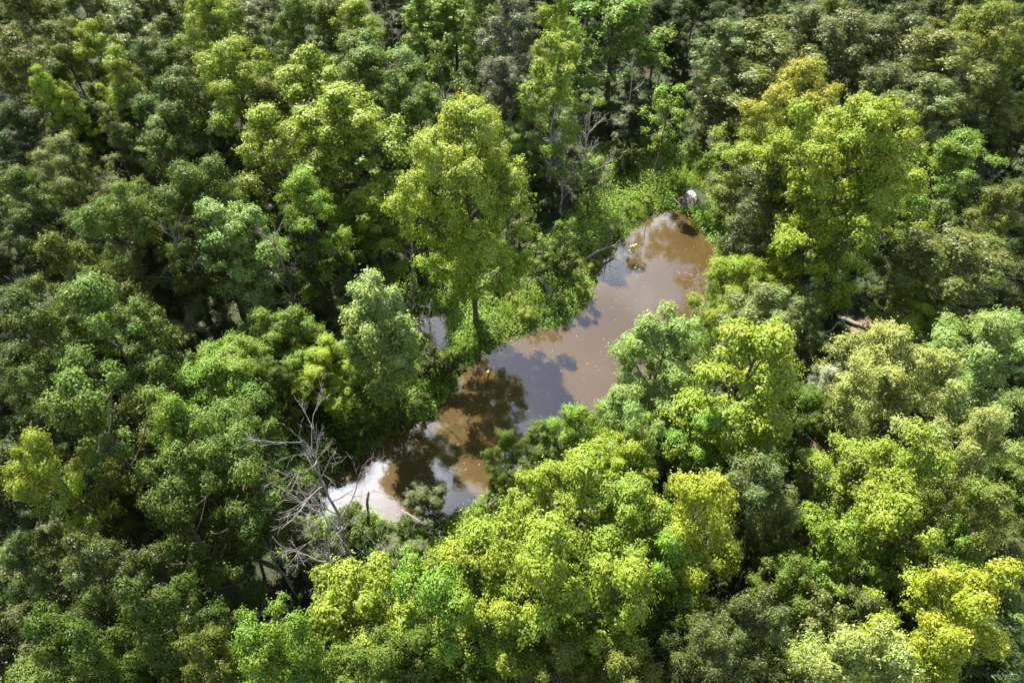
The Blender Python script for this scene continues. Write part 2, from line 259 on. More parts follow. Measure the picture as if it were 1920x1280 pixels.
 (54.88, 97.69, 7.1, 2.91, 'W', 'G', None, 'low mid green feathery tree far upstream of the stick dam, second nearest the dam'),
 (-15.38, 99.63, 8.0, 2.16, 'W', 'D', None, 'low dark green feathery tree far upstream of the stick dam, nearest the dam'),
 (-35.09, 33.74, 8.3, 2.93, 'R', 'D', None, 'low dark green bushy tree deep in the wood off the backwater bank, nearest the dam'),
 (-65.85, 94.20, 7.2, 2.33, 'R', 'G', None, 'low mid green bushy tree far upstream of the stick dam, seventh nearest the dam'),
 (-48.31, 95.52, 8.9, 2.92, 'R', 'G', None, 'small mid green bushy tree far upstream of the stick dam, seventh nearest the dam'),
 (-26.29, 14.94, 7.9, 2.68, 'T', 'S2', None, 'low dull grey-green tall tree deep in the wood off the backwater bank'),
 (42.83, 47.56, 10.2, 2.18, 'T', 'D', None, 'small dark green tall tree deep in the wood off the trail bank'),
 (4.64, 101.81, 7.1, 2.31, 'R', 'D', None, 'low dark green bushy tree far upstream of the stick dam, nearest the dam'),
 (18.40, 25.14, 8.7, 2.36, 'R', 'G', None, 'small mid green bushy tree beside the dirt trail'),
 (35.58, 100.35, 7.8, 2.73, 'T', 'S2', None, 'low dull grey-green tall tree far upstream of the stick dam'),
 (53.38, 63.27, 8.8, 2.76, 'T', 'D', None, 'small dark green tall tree near the ochre tree'),
 (21.59, 97.91, 7.2, 3.00, 'R', 'G', None, 'low mid green bushy tree far upstream of the stick dam, third nearest the dam'),
 (-51.74, 86.07, 9.9, 2.53, 'R', 'G', None, 'small mid green bushy tree far upstream of the stick dam, sixth nearest the dam'),
 (-30.34, 20.62, 10.5, 2.30, 'R', 'D', None, 'small dark green bushy tree deep in the wood off the backwater bank'),
 (-33.84, 27.35, 8.0, 2.33, 'R', 'D', None, 'low dark green bushy tree deep in the wood off the backwater bank'),
 (61.59, 83.89, 8.2, 2.32, 'R', 'S2', None, 'low dull grey-green bushy tree far upstream of the stick dam, nearest the dam'),
 (62.67, 91.52, 10.2, 2.34, 'T', 'S2', None, 'small dull grey-green tall tree far upstream of the stick dam'),
 (26.36, 16.64, 8.2, 2.32, 'R', 'S2', None, 'low dull grey-green bushy tree near the brown bare bushy tree'),
 (0.70, 97.13, 7.5, 2.80, 'W', 'S2', None, 'low dull grey-green feathery tree far upstream of the stick dam, nearest the dam'),
 (47.67, 51.73, 9.2, 2.73, 'W', 'D', None, 'small dark green feathery tree deep in the wood off the trail bank, nearest the clearing'),
 (18.79, 89.91, 8.4, 2.38, 'T', 'D', None, 'low dark green tall tree far upstream of the stick dam, nearest the dam'),
 (-69.53, 94.68, 7.6, 2.61, 'T', 'G', None, 'low mid green tall tree far upstream of the stick dam, second nearest the dam'),
 (34.31, 25.56, 8.5, 2.58, 'W', 'G', None, 'small mid green feathery tree deep in the wood off the trail bank'),
 (25.34, 91.79, 8.1, 2.41, 'R', 'G', None, 'low mid green bushy tree far upstream of the stick dam, nearest the dam'),
 (-59.58, 93.13, 10.5, 2.18, 'R', 'S2', None, 'small dull grey-green bushy tree far upstream of the stick dam'),
 (-25.81, 10.81, 9.3, 2.94, 'R', 'S2', None, 'small dull grey-green bushy tree deep in the wood off the backwater bank'),
 (29.99, 88.26, 9.1, 2.19, 'T', 'D', None, 'small dark green tall tree far upstream of the stick dam, nearest the dam'),
 (-56.62, 97.32, 7.4, 2.27, 'T', 'D', None, 'low dark green tall tree far upstream of the stick dam, second nearest the dam'),
 (58.16, 70.02, 7.7, 2.70, 'W', 'G', None, 'low mid green feathery tree far upstream of the stick dam, nearest the dam'),
 (-25.21, 94.08, 8.1, 2.12, 'W', 'G', None, 'low mid green feathery tree far upstream of the stick dam, third nearest the dam'),
 (52.22, 95.52, 7.1, 2.32, 'R', 'D', None, 'low dark green bushy tree far upstream of the stick dam, third nearest the dam'),
 (29.78, 97.59, 7.9, 2.28, 'R', 'G', None, 'low mid green bushy tree far upstream of the stick dam, fourth nearest the dam'),
 (-39.29, 39.72, 8.8, 2.36, 'R', 'D', None, 'small dark green bushy tree deep in the wood off the backwater bank'),
 (-40.20, 43.31, 10.5, 2.27, 'W', 'G', None, 'small mid green feathery tree deep in the wood off the backwater bank'),
 (25.24, 12.27, 7.5, 2.63, 'T', 'G', None, 'low mid green tall tree near the brown bare bushy tree'),
 (-41.22, 93.58, 10.0, 2.67, 'R', 'G', None, 'small mid green bushy tree far upstream of the stick dam, fifth nearest the dam'),
 (-17.13, 94.81, 9.9, 2.52, 'R', 'D', None, 'small dark green bushy tree far upstream of the stick dam, fourth nearest the dam'),
 (34.34, 93.14, 7.3, 2.82, 'R', 'G', None, 'low mid green bushy tree far upstream of the stick dam, second nearest the dam'),
 (8.29, 90.19, 9.8, 2.18, 'R', 'D', None, 'small dark green bushy tree far upstream of the stick dam, second nearest the dam'),
 (63.01, 95.13, 9.4, 2.79, 'T', 'D', None, 'small dark green tall tree far upstream of the stick dam, fourth nearest the dam'),
 (39.93, 36.80, 8.3, 2.94, 'R', 'D', None, 'low dark green bushy tree deep in the wood off the trail bank'),
 (-60.39, 99.54, 8.2, 2.77, 'R', 'G', None, 'low mid green bushy tree far upstream of the stick dam, sixth nearest the dam'),
 (10.30, 95.35, 10.0, 2.42, 'W', 'G', None, 'small mid green feathery tree far upstream of the stick dam, second nearest the dam'),
 (46.34, 89.86, 8.7, 2.48, 'R', 'G', None, 'small mid green bushy tree far upstream of the stick dam, second nearest the dam'),
 (-47.32, 91.28, 8.1, 2.25, 'W', 'D', None, 'low dark green feathery tree far upstream of the stick dam, second nearest the dam'),
 (51.10, 58.74, 9.3, 2.10, 'T', 'S2', None, 'small dull grey-green tall tree near the ochre tree'),
 (35.92, 32.16, 8.0, 2.40, 'T', 'G', None, 'low mid green tall tree deep in the wood off the trail bank'),
 (-3.11, 86.04, 10.4, 2.14, 'T', 'D', None, 'small dark green tall tree far upstream of the stick dam, second nearest the dam'),
 (-54.54, 72.59, 8.2, 2.48, 'W', 'D', None, 'low dark green feathery tree far upstream of the stick dam, third nearest the dam'),
 (44.01, 59.09, 7.8, 2.89, 'W', 'D', None, 'low dark green feathery tree near the ochre tree'),
 (-58.29, 79.66, 9.4, 2.17, 'T', 'D', None, 'small dark green tall tree far upstream of the stick dam, fifth nearest the dam'),
 (67.31, 90.78, 10.0, 2.44, 'R', 'G', None, 'small mid green bushy tree far upstream of the stick dam, fourth nearest the dam'),
 (29.86, 23.60, 8.3, 2.20, 'R', 'D', None, 'low dark green bushy tree deep in the wood off the trail bank'),
 (-4.24, 101.57, 7.9, 2.79, 'W', 'S2', None, 'low dull grey-green feathery tree far upstream of the stick dam, second nearest the dam'),
 (46.14, 95.65, 8.5, 2.33, 'R', 'D', None, 'low dark green bushy tree far upstream of the stick dam, second nearest the dam'),
 (-9.58, 92.69, 8.8, 2.28, 'R', 'G', None, 'small mid green bushy tree far upstream of the stick dam, third nearest the dam'),
 (23.52, 94.60, 9.5, 2.12, 'W', 'G', None, 'small mid green feathery tree far upstream of the stick dam, nearest the dam'),
 (-21.15, 8.36, 9.6, 2.86, 'R', 'G', None, 'small mid green bushy tree deep in the wood off the trail bank'),
 (12.27, 99.20, 7.5, 2.33, 'T', 'G', None, 'low mid green tall tree far upstream of the stick dam, nearest the dam'),
 (4.44, 95.86, 8.7, 2.63, 'W', 'D', None, 'small dark green feathery tree far upstream of the stick dam'),
 (27.50, 94.71, 9.9, 2.43, 'T', 'D', None, 'small dark green tall tree far upstream of the stick dam, third nearest the dam'),
 (-11.86, 96.68, 7.5, 2.20, 'R', 'G', None, 'low mid green bushy tree far upstream of the stick dam, fifth nearest the dam'),
]
# x, y, sideways lean of the top, height, branches, trunk radius, bark, label
BARE_TREES = [
 (-40.49, 56.62, 1.12, 8.66, 9, 0.20, 'pale', 'bone-white dead tree with long forking limbs among dark green crowns'),
 (-43.77, 52.52, 1.76, 8.74, 10, 0.13, 'dark', 'dark brown twiggy dead tree in a gap of the dark wood'),
 (-35.27, 52.52, 0.52, 6.47, 9, 0.10, 'dark', 'thin dark twiggy dead tree behind an olive crown'),
 (-24.16, 37.28, 0.69, 12.02, 14, 0.22, 'grey', 'tall leaning grey dead tree with dense twigs beside a silvery leaved tree'),
 (-16.44, 36.12, 0.38, 12.48, 12, 0.18, 'dark', 'tall dark dead trunk with curled bare twigs in shade'),
 (-13.74, 45.30, -0.27, 6.79, 8, 0.17, 'pale', 'forked pale dead tree behind the whitish-green slim tree'),
 (-8.58, 43.24, 0.41, 7.05, 12, 0.15, 'pale', 'grey dead tree with fan of fine twigs above the backwater'),
 (-2.87, 39.69, -1.40, 9.12, 12, 0.13, 'pale', 'slender grey dead tree leaning beside the trunk of broadest bank tree'),
 (3.68, 54.61, 0.08, 11.59, 14, 0.13, 'pale', 'straight grey dead tree with upswept twigs, tallest of the bare trio'),
 (4.70, 54.02, 0.07, 9.40, 14, 0.12, 'pale', 'shorter grey dead tree with side branches in the bare trio'),
 (7.35, 58.15, 0.04, 10.07, 14, 0.12, 'pale', 'grey dead tree with a long side limb in the bare trio'),
 (11.72, 64.47, -0.26, 10.53, 5, 0.10, 'pale', 'thin straight dead pole over the grassy bank'),
 (17.75, 78.40, 0.14, 5.76, 9, 0.08, 'dark', 'fine brown dead tree against deep shade'),
 (-9.67, 17.16, 0.20, 15.87, 13, 0.16, 'grey', 'massive grey dead tree leaning over the end of the creek'),
 (-13.01, 16.26, 0.29, 7.88, 9, 0.12, 'grey', 'bare grey leaning tree with drooping branch tips below the fallen limb'),
 (-10.94, 14.67, 2.52, 13.77, 11, 0.14, 'grey', 'grey dead tree with many side twigs between the dark shrubs'),
 (-8.85, 16.76, 2.21, 8.39, 8, 0.10, 'grey', 'small forked bare tree beside the grey-green shrubs'),
 (-9.21, 32.32, 1.02, 9.72, 14, 0.09, 'dark', 'tangled bare grey shrub tree behind the backwater'),
 (-7.91, 33.64, 1.06, 7.92, 14, 0.08, 'dark', 'tangled bare brown tree rooted at the backwater edge'),
 (-6.70, 35.67, 0.69, 6.33, 5, 0.10, 'pale', 'pale broken trunk standing in the backwater'),
 (15.71, 37.99, -2.72, 7.38, 16, 0.06, 'pink', 'fine pinkish-grey bare bush overhanging the creek'),
 (16.28, 38.16, -2.16, 6.69, 16, 0.06, 'pink', 'taller pinkish-grey bare bush behind yellow-green leaves'),
 (28.42, 15.94, -2.26, 6.34, 16, 0.09, 'brown', 'brown bare bushy tree beside golden crowns'),
 (7.33, 54.19, 1.43, 6.32, 10, 0.06, 'grey', 'thin bare sapling mingled with pale green leaves'),
 (-14.67, 84.57, -0.48, 7.89, 6, 0.09, 'grey', 'thin leaning bare trunk between tall green crowns'),
 (36.64, 38.46, 0.75, 6.79, 6, 0.16, 'dark', 'dark leaning trunk beside the trail clearing'),
 (49.37, 59.55, -1.63, 6.41, 7, 0.12, 'dark', 'dark leaning bare trunk among olive crowns'),
 (-8.82, 74.60, 1.43, 6.72, 7, 0.10, 'grey', 'thin grey bare tree in front of tall green crowns'),
 (8.93, 48.96, -0.13, 3.99, 3, 0.06, 'grey', 'upright bare stem rising from the fallen trunk'),
 (9.38, 49.97, 0.37, 3.64, 3, 0.06, 'grey', 'second upright bare stem rising from the fallen trunk tip'),
 (0.38, 44.95, -0.38, 4.84, 6, 0.06, 'dark', 'thin bare stem in the sunny bank herbs'),
 (19.82, 52.52, -0.35, 3.12, 2, 0.10, 'dark', 'short black snag near the stick dam'),
 (-27.75, 34.45, 1.80, 7.64, 6, 0.12, 'dark', 'dark shaded dead trunk beside the jagged dark green tree'),
 (-15.99, 21.98, 0.61, 7.14, 2, 0.13, 'dark', 'dark straight trunk beside the massive grey dead tree'),
 (-15.19, 22.37, 0.65, 6.53, 2, 0.11, 'dark', 'second dark straight trunk beside the massive grey dead tree'),
]
# x, y, height, radius, colour, label
BUSHES = [
 (-5.38, 33.89, 1.53, 0.95, 'Y', 'low bright yellow-green leafy bush near the slim whitish-green tree'),
 (-5.56, 32.18, 1.19, 0.74, 'YG', 'low fresh green leafy bush near the slim whitish-green tree'),
 (-6.77, 30.81, 1.27, 0.79, 'G', 'low mid green leafy bush near the slim whitish-green tree, nearest the dam'),
 (-2.05, 41.81, 1.05, 0.65, 'LY', 'low pale yellow-green leafy bush near the broadest bank tree, fourth nearest the dam'),
 (-2.61, 37.96, 1.29, 0.80, 'YG', 'low fresh green leafy bush near the broadest bank tree, second nearest the dam'),
 (0.00, 41.81, 1.05, 0.65, 'LY', 'low pale yellow-green leafy bush near the broadest bank tree, second nearest the dam'),
 (1.12, 39.90, 1.05, 0.65, 'LY', 'low pale yellow-green leafy bush near the broadest bank tree, third nearest the dam'),
 (4.11, 41.81, 1.05, 0.65, 'LY', 'low pale yellow-green leafy bush at the water on the backwater bank, fifth nearest the dam'),
 (4.71, 45.25, 2.21, 1.37, 'S', 'tall grey-green leafy bush at the water on the backwater bank'),
 (6.02, 43.13, 1.05, 0.65, 'LY', 'low pale yellow-green leafy bush at the water on the backwater bank, fourth nearest the dam'),
 (2.43, 47.34, 1.05, 0.65, 'L', 'low pale green leafy bush in the belt behind the backwater bank'),
 (-1.42, 45.19, 1.05, 0.65, 'LY', 'low pale yellow-green leafy bush near the broadest bank tree, nearest the dam'),
 (9.60, 51.18, 1.05, 0.65, 'LY', 'low pale yellow-green leafy bush at the water on the backwater bank, nearest the dam'),
 (11.50, 54.48, 1.05, 0.65, 'LY', 'low pale yellow-green leafy bush near the stick dam, second nearest the dam'),
 (13.24, 55.77, 1.05, 0.65, 'LY', 'low pale yellow-green leafy bush near the stick dam, nearest the dam'),
 (16.76, 58.15, 1.50, 0.93, 'YG', 'low fresh green leafy bush near the stick dam, nearest the dam'),
 (20.23, 61.06, 2.04, 1.26, 'YG', 'tall fresh green leafy bush near the stick dam'),
 (19.28, 63.30, 1.70, 1.05, 'YG', 'low fresh green leafy bush near the stick dam, second nearest the dam'),
 (19.41, 52.49, 1.53, 0.95, 'YG', 'low fresh green leafy bush near the orange-topped tree'),
 (20.02, 49.32, 1.53, 0.95, 'L', 'low pale green leafy bush near the orange-topped tree'),
 (19.39, 45.44, 1.87, 1.16, 'L', 'low pale green leafy bush at the water on the trail bank, nearest the clearing'),
 (17.89, 42.70, 1.87, 1.16, 'YG', 'low fresh green leafy bush at the water on the trail bank'),
 (-1.95, 22.18, 0.90, 0.56, 'L', 'low pale green leafy bush at the water on the trail bank, second nearest the clearing'),
 (-0.72, 23.18, 0.90, 0.56, 'G', 'low mid green leafy bush at the water on the trail bank'),
 (-10.38, 21.01, 1.70, 1.05, 'G', 'low mid green leafy bush near the massive grey dead tree, second nearest the clearing'),
 (-8.83, 20.00, 2.04, 1.26, 'G', 'tall mid green leafy bush near the massive grey dead tree'),
 (-7.46, 19.72, 1.70, 1.05, 'G', 'low mid green leafy bush near the massive grey dead tree, nearest the clearing'),
 (-10.81, 19.64, 2.04, 1.26, 'D', 'tall dark green leafy bush near the massive grey dead tree'),
 (-12.22, 26.33, 1.87, 1.16, 'D', 'low dark green leafy bush near the slim whitish-green tree'),
 (-10.67, 27.78, 1.70, 1.05, 'G', 'low mid green leafy bush near the slim whitish-green tree, fifth nearest the dam'),
 (-9.22, 28.86, 1.53, 0.95, 'G', 'low mid green leafy bush near the slim whitish-green tree, fourth nearest the dam'),
 (-7.83, 29.75, 1.70, 1.05, 'G', 'low mid green leafy bush near the slim whitish-green tree, second nearest the dam'),
 (-14.03, 23.38, 1.53, 0.95, 'D', 'low dark green leafy bush at the water on the backwater bank'),
 (-3.50, 36.43, 1.09, 0.68, 'YG', 'low fresh green leafy bush near the broadest bank tree, third nearest the dam'),
 (11.36, 24.69, 2.04, 1.26, 'RED', 'tall reddish leafy bush in the belt behind the trail bank'),
 (13.38, 24.49, 1.87, 1.16, 'RED', 'low reddish leafy bush in the belt behind the trail bank'),
 (12.35, 24.22, 1.53, 0.95, 'YG', 'low fresh green leafy bush in the belt behind the trail bank'),
 (-9.55, 30.98, 1.70, 1.05, 'G', 'low mid green leafy bush near the slim whitish-green tree, third nearest the dam'),
 (-4.59, 42.56, 1.50, 0.93, 'YG', 'low fresh green leafy bush near the broadest bank tree, nearest the dam'),
 (-7.45, 44.05, 1.87, 1.16, 'D', 'low dark green leafy bush near the broadest bank tree'),
 (7.40, 48.84, 1.05, 0.65, 'LY', 'low pale yellow-green leafy bush at the water on the backwater bank, second nearest the dam'),
 (7.29, 46.23, 1.05, 0.65, 'LY', 'low pale yellow-green leafy bush at the water on the backwater bank, third nearest the dam'),
]
UNDERSTORY = [
 (30.83, 19.36, 1.82, 1.02, 'S2', 'low dull grey-green understory shrub near the brown bare bushy tree'),
 (-41.36, 38.94, 3.01, 1.54, 'D', 'tall dark green understory shrub deep in the wood off the backwater bank'),
 (-9.66, 31.72, 1.78, 0.95, 'D', 'low dark green understory shrub near the slim whitish-green tree'),
 (22.46, 46.76, 3.02, 1.48, 'D', 'tall dark green understory shrub near the orange-topped tree'),
 (-21.36, 31.52, 3.52, 1.80, 'D', 'tall dark green understory shrub near the jagged dark green tree, nearest the dam'),
 (-29.88, 14.88, 1.78, 1.14, 'D', 'low dark green understory shrub deep in the wood off the backwater bank'),
 (-45.64, 45.29, 2.65, 1.41, 'D', 'tall dark green understory shrub deep in the wood off the backwater bank'),
 (-17.40, 66.35, 1.97, 1.02, 'G', 'low mid green understory shrub far upstream of the stick dam, second nearest the dam'),
 (26.52, 11.94, 2.85, 1.41, 'D', 'tall dark green understory shrub near the brown bare bushy tree, second nearest the clearing'),
 (29.92, 31.80, 3.40, 2.14, 'G', 'tall mid green understory shrub near the dark trail clearing'),
 (33.15, 44.84, 3.50, 1.76, 'D', 'tall dark green understory shrub deep in the wood off the trail bank, nearest the clearing'),
 (33.04, 49.02, 3.50, 2.12, 'S2', 'tall dull grey-green understory shrub near the wind-tossed tree, nearest the dam'),
 (15.84, 13.02, 2.85, 1.68, 'D', 'tall dark green understory shrub beside the dirt trail, third nearest the clearing'),
 (22.66, 87.88, 3.45, 2.20, 'D', 'tall dark green understory shrub far upstream of the stick dam'),
 (35.02, 60.74, 2.78, 1.38, 'S2', 'tall dull grey-green understory shrub near the wind-tossed tree, second nearest the dam'),
 (-1.19, 42.98, 1.62, 0.84, 'D', 'low dark green understory shrub near the broadest bank tree'),
 (27.10, 23.83, 1.96, 0.97, 'S2', 'low dull grey-green understory shrub deep in the wood off the trail bank'),
 (-42.84, 105.94, 2.58, 1.40, 'D', 'tall dark green understory shrub far upstream of the stick dam'),
 (-20.71, 14.86, 1.69, 0.82, 'G', 'low mid green understory shrub in the belt behind the backwater bank'),
 (-14.19, 29.39, 2.26, 1.46, 'D', 'tall dark green understory shrub near the slim whitish-green tree, second nearest the dam'),
 (-12.10, 16.10, 1.80, 1.06, 'D', 'low dark green understory shrub near the massive grey dead tree'),
 (-42.07, 62.63, 3.07, 1.73, 'D', 'tall dark green understory shrub near the bone-white dead tree'),
 (-17.16, 39.10, 3.49, 2.17, 'D', 'tall dark green understory shrub near the tall dark dead trunk'),
 (3.03, 53.78, 2.94, 1.88, 'D', 'tall dark green understory shrub near the bare grey trio, second nearest the dam'),
 (14.28, 72.25, 1.65, 0.76, 'S2', 'low dull grey-green understory shrub near the tallest spired tree, nearest the dam'),
 (36.06, 30.67, 2.79, 1.80, 'S2', 'tall dull grey-green understory shrub deep in the wood off the trail bank, nearest the clearing'),
 (-16.54, 58.57, 2.28, 1.27, 'D', 'tall dark green understory shrub near the yellow-topped broad tree, nearest the dam'),
 (7.36, 20.95, 2.79, 1.38, 'D', 'tall dark green understory shrub in the belt behind the trail bank, fourth nearest the clearing'),
 (6.94, 56.68, 2.54, 1.15, 'D', 'tall dark green understory shrub near the bare grey trio, nearest the dam'),
 (16.14, 17.50, 2.47, 1.34, 'G', 'tall mid green understory shrub beside the dirt trail, second nearest the clearing'),
 (19.75, 76.59, 2.64, 1.24, 'D', 'tall dark green understory shrub near the tallest spired tree, third nearest the dam'),
 (-62.53, 80.46, 1.64, 0.92, 'D', 'low dark green understory shrub far upstream of the stick dam, sixth nearest the dam'),
 (26.71, 44.95, 2.71, 1.40, 'D', 'tall dark green understory shrub in the belt behind the trail bank, second nearest the clearing'),
 (32.76, 53.23, 3.44, 2.09, 'G', 'tall mid green understory shrub near the wind-tossed tree'),
 (-59.87, 74.52, 2.88, 1.51, 'S2', 'tall dull grey-green understory shrub far upstream of the stick dam, sixth nearest the dam'),
 (-30.90, 24.04, 3.48, 1.67, 'D', 'tall dark green understory shrub deep in the wood off the backwater bank'),
 (-1.61, 59.03, 2.73, 1.60, 'D', 'tall dark green understory shrub near the grey-leaved tree, nearest the dam'),
 (-38.36, 58.29, 2.94, 1.57, 'G', 'tall mid green understory shrub near the bone-white dead tree'),
 (-26.16, 30.14, 3.04, 1.97, 'D', 'tall dark green understory shrub near the jagged dark green tree, second nearest the dam'),
 (-19.30, 23.80, 2.85, 1.32, 'S2', 'tall dull grey-green understory shrub near the jagged dark green tree'),
 (-35.40, 30.03, 1.92, 1.01, 'S2', 'low dull grey-green understory shrub deep in the wood off the backwater bank'),
 (-5.85, 57.40, 2.95, 1.85, 'D', 'tall dark green understory shrub near the grey-leaved tree, third nearest the dam'),
 (73.86, 98.74, 3.33, 1.99, 'S2', 'tall dull grey-green understory shrub far upstream of the stick dam, fourth nearest the dam'),
 (-34.43, 21.61, 3.60, 2.06, 'S2', 'tall dull grey-green understory shrub deep in the wood off the backwater bank'),
 (9.98, 65.48, 3.22, 1.70, 'D', 'tall dark green understory shrub near the tallest spired tree, nearest the dam'),
 (-13.41, 47.49, 3.26, 1.56, 'D', 'tall dark green understory shrub in the belt behind the backwater bank'),
 (45.60, 107.06, 3.19, 1.65, 'D', 'tall dark green understory shrub far upstream of the stick dam'),
 (12.85, 20.51, 1.92, 1.03, 'S2', 'low dull grey-green understory shrub in the belt behind the trail bank'),
 (34.73, 22.14, 3.04, 1.82, 'G', 'tall mid green understory shrub deep in the wood off the trail bank, nearest the clearing'),
 (-2.19, 10.99, 3.18, 1.94, 'G', 'tall mid green understory shrub in the belt behind the trail bank, nearest the clearing'),
 (-21.70, 19.67, 2.36, 1.35, 'D', 'tall dark green understory shrub near the jagged dark green tree, fourth nearest the dam'),
 (21.48, 16.20, 2.77, 1.66, 'D', 'tall dark green understory shrub beside the dirt trail, second nearest the clearing'),
 (-12.53, 43.12, 2.33, 1.21, 'G', 'tall mid green understory shrub at the water on the backwater bank'),
 (3.32, 12.29, 1.87, 1.14, 'G', 'low mid green understory shrub in the belt behind the trail bank'),
 (0.04, 21.66, 2.91, 1.88, 'S2', 'tall dull grey-green understory shrub at the water on the trail bank'),
 (12.01, 90.91, 2.99, 1.60, 'D', 'tall dark green understory shrub far upstream of the stick dam'),
 (-24.30, 44.17, 1.95, 1.20, 'D', 'low dark green understory shrub deep in the wood off the backwater bank, nearest the dam'),
 (20.33, 65.65, 2.06, 1.05, 'S2', 'tall dull grey-green understory shrub in the wood upstream of the stick dam, nearest the dam'),
 (9.45, 70.48, 2.87, 1.52, 'G', 'tall mid green understory shrub near the tallest spired tree'),
 (30.15, 15.04, 2.24, 1.25, 'D', 'tall dark green understory shrub near the brown bare bushy tree, nearest the clearing'),
 (-25.77, 15.07, 3.46, 1.63, 'S2', 'tall dull grey-green understory shrub in the belt behind the backwater bank, second nearest the dam'),
 (-7.60, 96.27, 2.94, 1.82, 'D', 'tall dark green understory shrub far upstream of the stick dam'),
 (15.61, 65.90, 1.66, 0.79, 'D', 'low dark green understory shrub near the tallest spired tree'),
 (-13.40, 35.92, 3.32, 2.00, 'S2', 'tall dull grey-green understory shrub near the tall dark dead trunk'),
 (38.03, 52.77, 1.74, 1.12, 'D', 'low dark green understory shrub near the wind-tossed tree'),
 (10.43, 11.54, 3.57, 2.03, 'D', 'tall dark green understory shrub deep in the wood off the trail bank'),
 (50.91, 59.11, 1.69, 1.07, 'D', 'low dark green understory shrub near the ochre tree, second nearest the clearing'),
 (24.15, 79.71, 1.71, 0.89, 'G', 'low mid green understory shrub far upstream of the stick dam, nearest the dam'),
 (-38.71, 52.96, 2.16, 1.02, 'G', 'tall mid green understory shrub near the yellow-green spire'),
 (-10.49, 54.79, 3.28, 1.68, 'G', 'tall mid green understory shrub in the belt behind the backwater bank, second nearest the dam'),
 (6.75, 15.52, 3.38, 1.74, 'D', 'tall dark green understory shrub in the belt behind the trail bank, sixth nearest the clearing'),
 (48.95, 55.48, 1.68, 0.97, 'D', 'low dark green understory shrub near the ochre tree, nearest the clearing'),
 (17.70, 31.38, 3.49, 2.19, 'D', 'tall dark green understory shrub in the belt behind the trail bank, third nearest the clearing'),
 (22.00, 40.76, 2.67, 1.73, 'D', 'tall dark green understory shrub in the belt behind the trail bank, nearest the clearing'),
 (18.08, 21.53, 3.04, 1.59, 'G', 'tall mid green understory shrub beside the dirt trail, nearest the clearing'),
 (2.83, 69.55, 2.24, 1.33, 'D', 'tall dark green understory shrub near the grey-leaved tree, second nearest the dam'),
 (10.35, 25.27, 2.12, 1.09, 'S2', 'tall dull grey-green understory shrub in the belt behind the trail bank, nearest the clearing'),
 (24.09, 33.01, 2.97, 1.39, 'S2', 'tall dull grey-green understory shrub near the dark trail clearing'),
 (12.92, 84.35, 1.62, 0.95, 'D', 'low dark green understory shrub far upstream of the stick dam, nearest the dam'),
 (-10.84, 65.15, 1.62, 0.87, 'D', 'low dark green understory shrub far upstream of the stick dam, second nearest the dam'),
 (-5.24, 15.76, 2.12, 1.18, 'S2', 'tall dull grey-green understory shrub near the massive grey dead tree'),
 (36.60, 65.45, 2.05, 1.08, 'D', 'tall dark green understory shrub near the wind-tossed tree, second nearest the dam'),
 (11.44, 16.46, 2.99, 1.58, 'D', 'tall dark green understory shrub in the belt behind the trail bank, fifth nearest the clearing'),
 (-59.92, 105.91, 3.27, 1.78, 'G', 'tall mid green understory shrub far upstream of the stick dam, seventh nearest the dam'),
 (24.24, 95.90, 2.53, 1.61, 'D', 'tall dark green understory shrub far upstream of the stick dam'),
 (-30.05, 94.19, 3.01, 1.75, 'D', 'tall dark green understory shrub far upstream of the stick dam'),
 (0.76, 49.06, 3.54, 1.82, 'S2', 'tall dull grey-green understory shrub near the bare grey trio'),
 (19.41, 84.07, 2.46, 1.22, 'D', 'tall dark green understory shrub far upstream of the stick dam'),
 (-9.10, 50.59, 2.47, 1.49, 'G', 'tall mid green understory shrub in the belt behind the backwater bank, nearest the dam'),
 (50.50, 64.24, 2.51, 1.61, 'D', 'tall dark green understory shrub near the ochre tree'),
 (-53.14, 62.64, 2.80, 1.43, 'D', 'tall dark green understory shrub far upstream of the stick dam'),
 (-43.05, 56.07, 3.10, 1.82, 'D', 'tall dark green understory shrub near the yellow-green spire'),
 (-5.44, 68.00, 1.88, 1.11, 'S2', 'low dull grey-green understory shrub near the grey-leaved tree'),
 (24.22, 51.79, 1.94, 1.12, 'D', 'low dark green understory shrub near the orange-topped tree'),
 (-39.21, 103.97, 2.67, 1.49, 'D', 'tall dark green understory shrub far upstream of the stick dam'),
 (-35.88, 95.47, 2.54, 1.31, 'D', 'tall dark green understory shrub far upstream of the stick dam'),
 (46.24, 46.90, 3.30, 1.96, 'G', 'tall mid green understory shrub deep in the wood off the trail bank'),
 (40.43, 57.23, 2.98, 1.68, 'S2', 'tall dull grey-green understory shrub near the wind-tossed tree, third nearest the dam'),
 (28.81, 50.70, 3.59, 1.86, 'S2', 'tall dull grey-green understory shrub near the orange-topped tree'),
 (-39.46, 88.19, 2.17, 0.99, 'G', 'tall mid green understory shrub far upstream of the stick dam, sixth nearest the dam'),
 (-21.78, 36.21, 2.18, 0.99, 'S2', 'tall dull grey-green understory shrub near the leaning grey dead tree'),
 (63.90, 82.33, 2.10, 1.34, 'D', 'tall dark green understory shrub far upstream of the stick dam'),
 (15.54, 77.58, 1.92, 0.96, 'S2', 'low dull grey-green understory shrub near the tallest spired tree, second nearest the dam'),
 (16.79, 94.95, 2.61, 1.60, 'D', 'tall dark green understory shrub far upstream of the stick dam'),
 (-16.02, 12.19, 2.19, 1.27, 'G', 'tall mid green understory shrub in the belt behind the trail bank, second nearest the clearing'),
 (-16.86, 103.19, 2.01, 1.26, 'D', 'tall dark green understory shrub far upstream of the stick dam'),
 (3.38, 59.89, 1.66, 0.94, 'D', 'low dark green understory shrub near the bare grey trio'),
 (-40.22, 92.79, 3.33, 1.94, 'S2', 'tall dull grey-green understory shrub far upstream of the stick dam, third nearest the dam'),
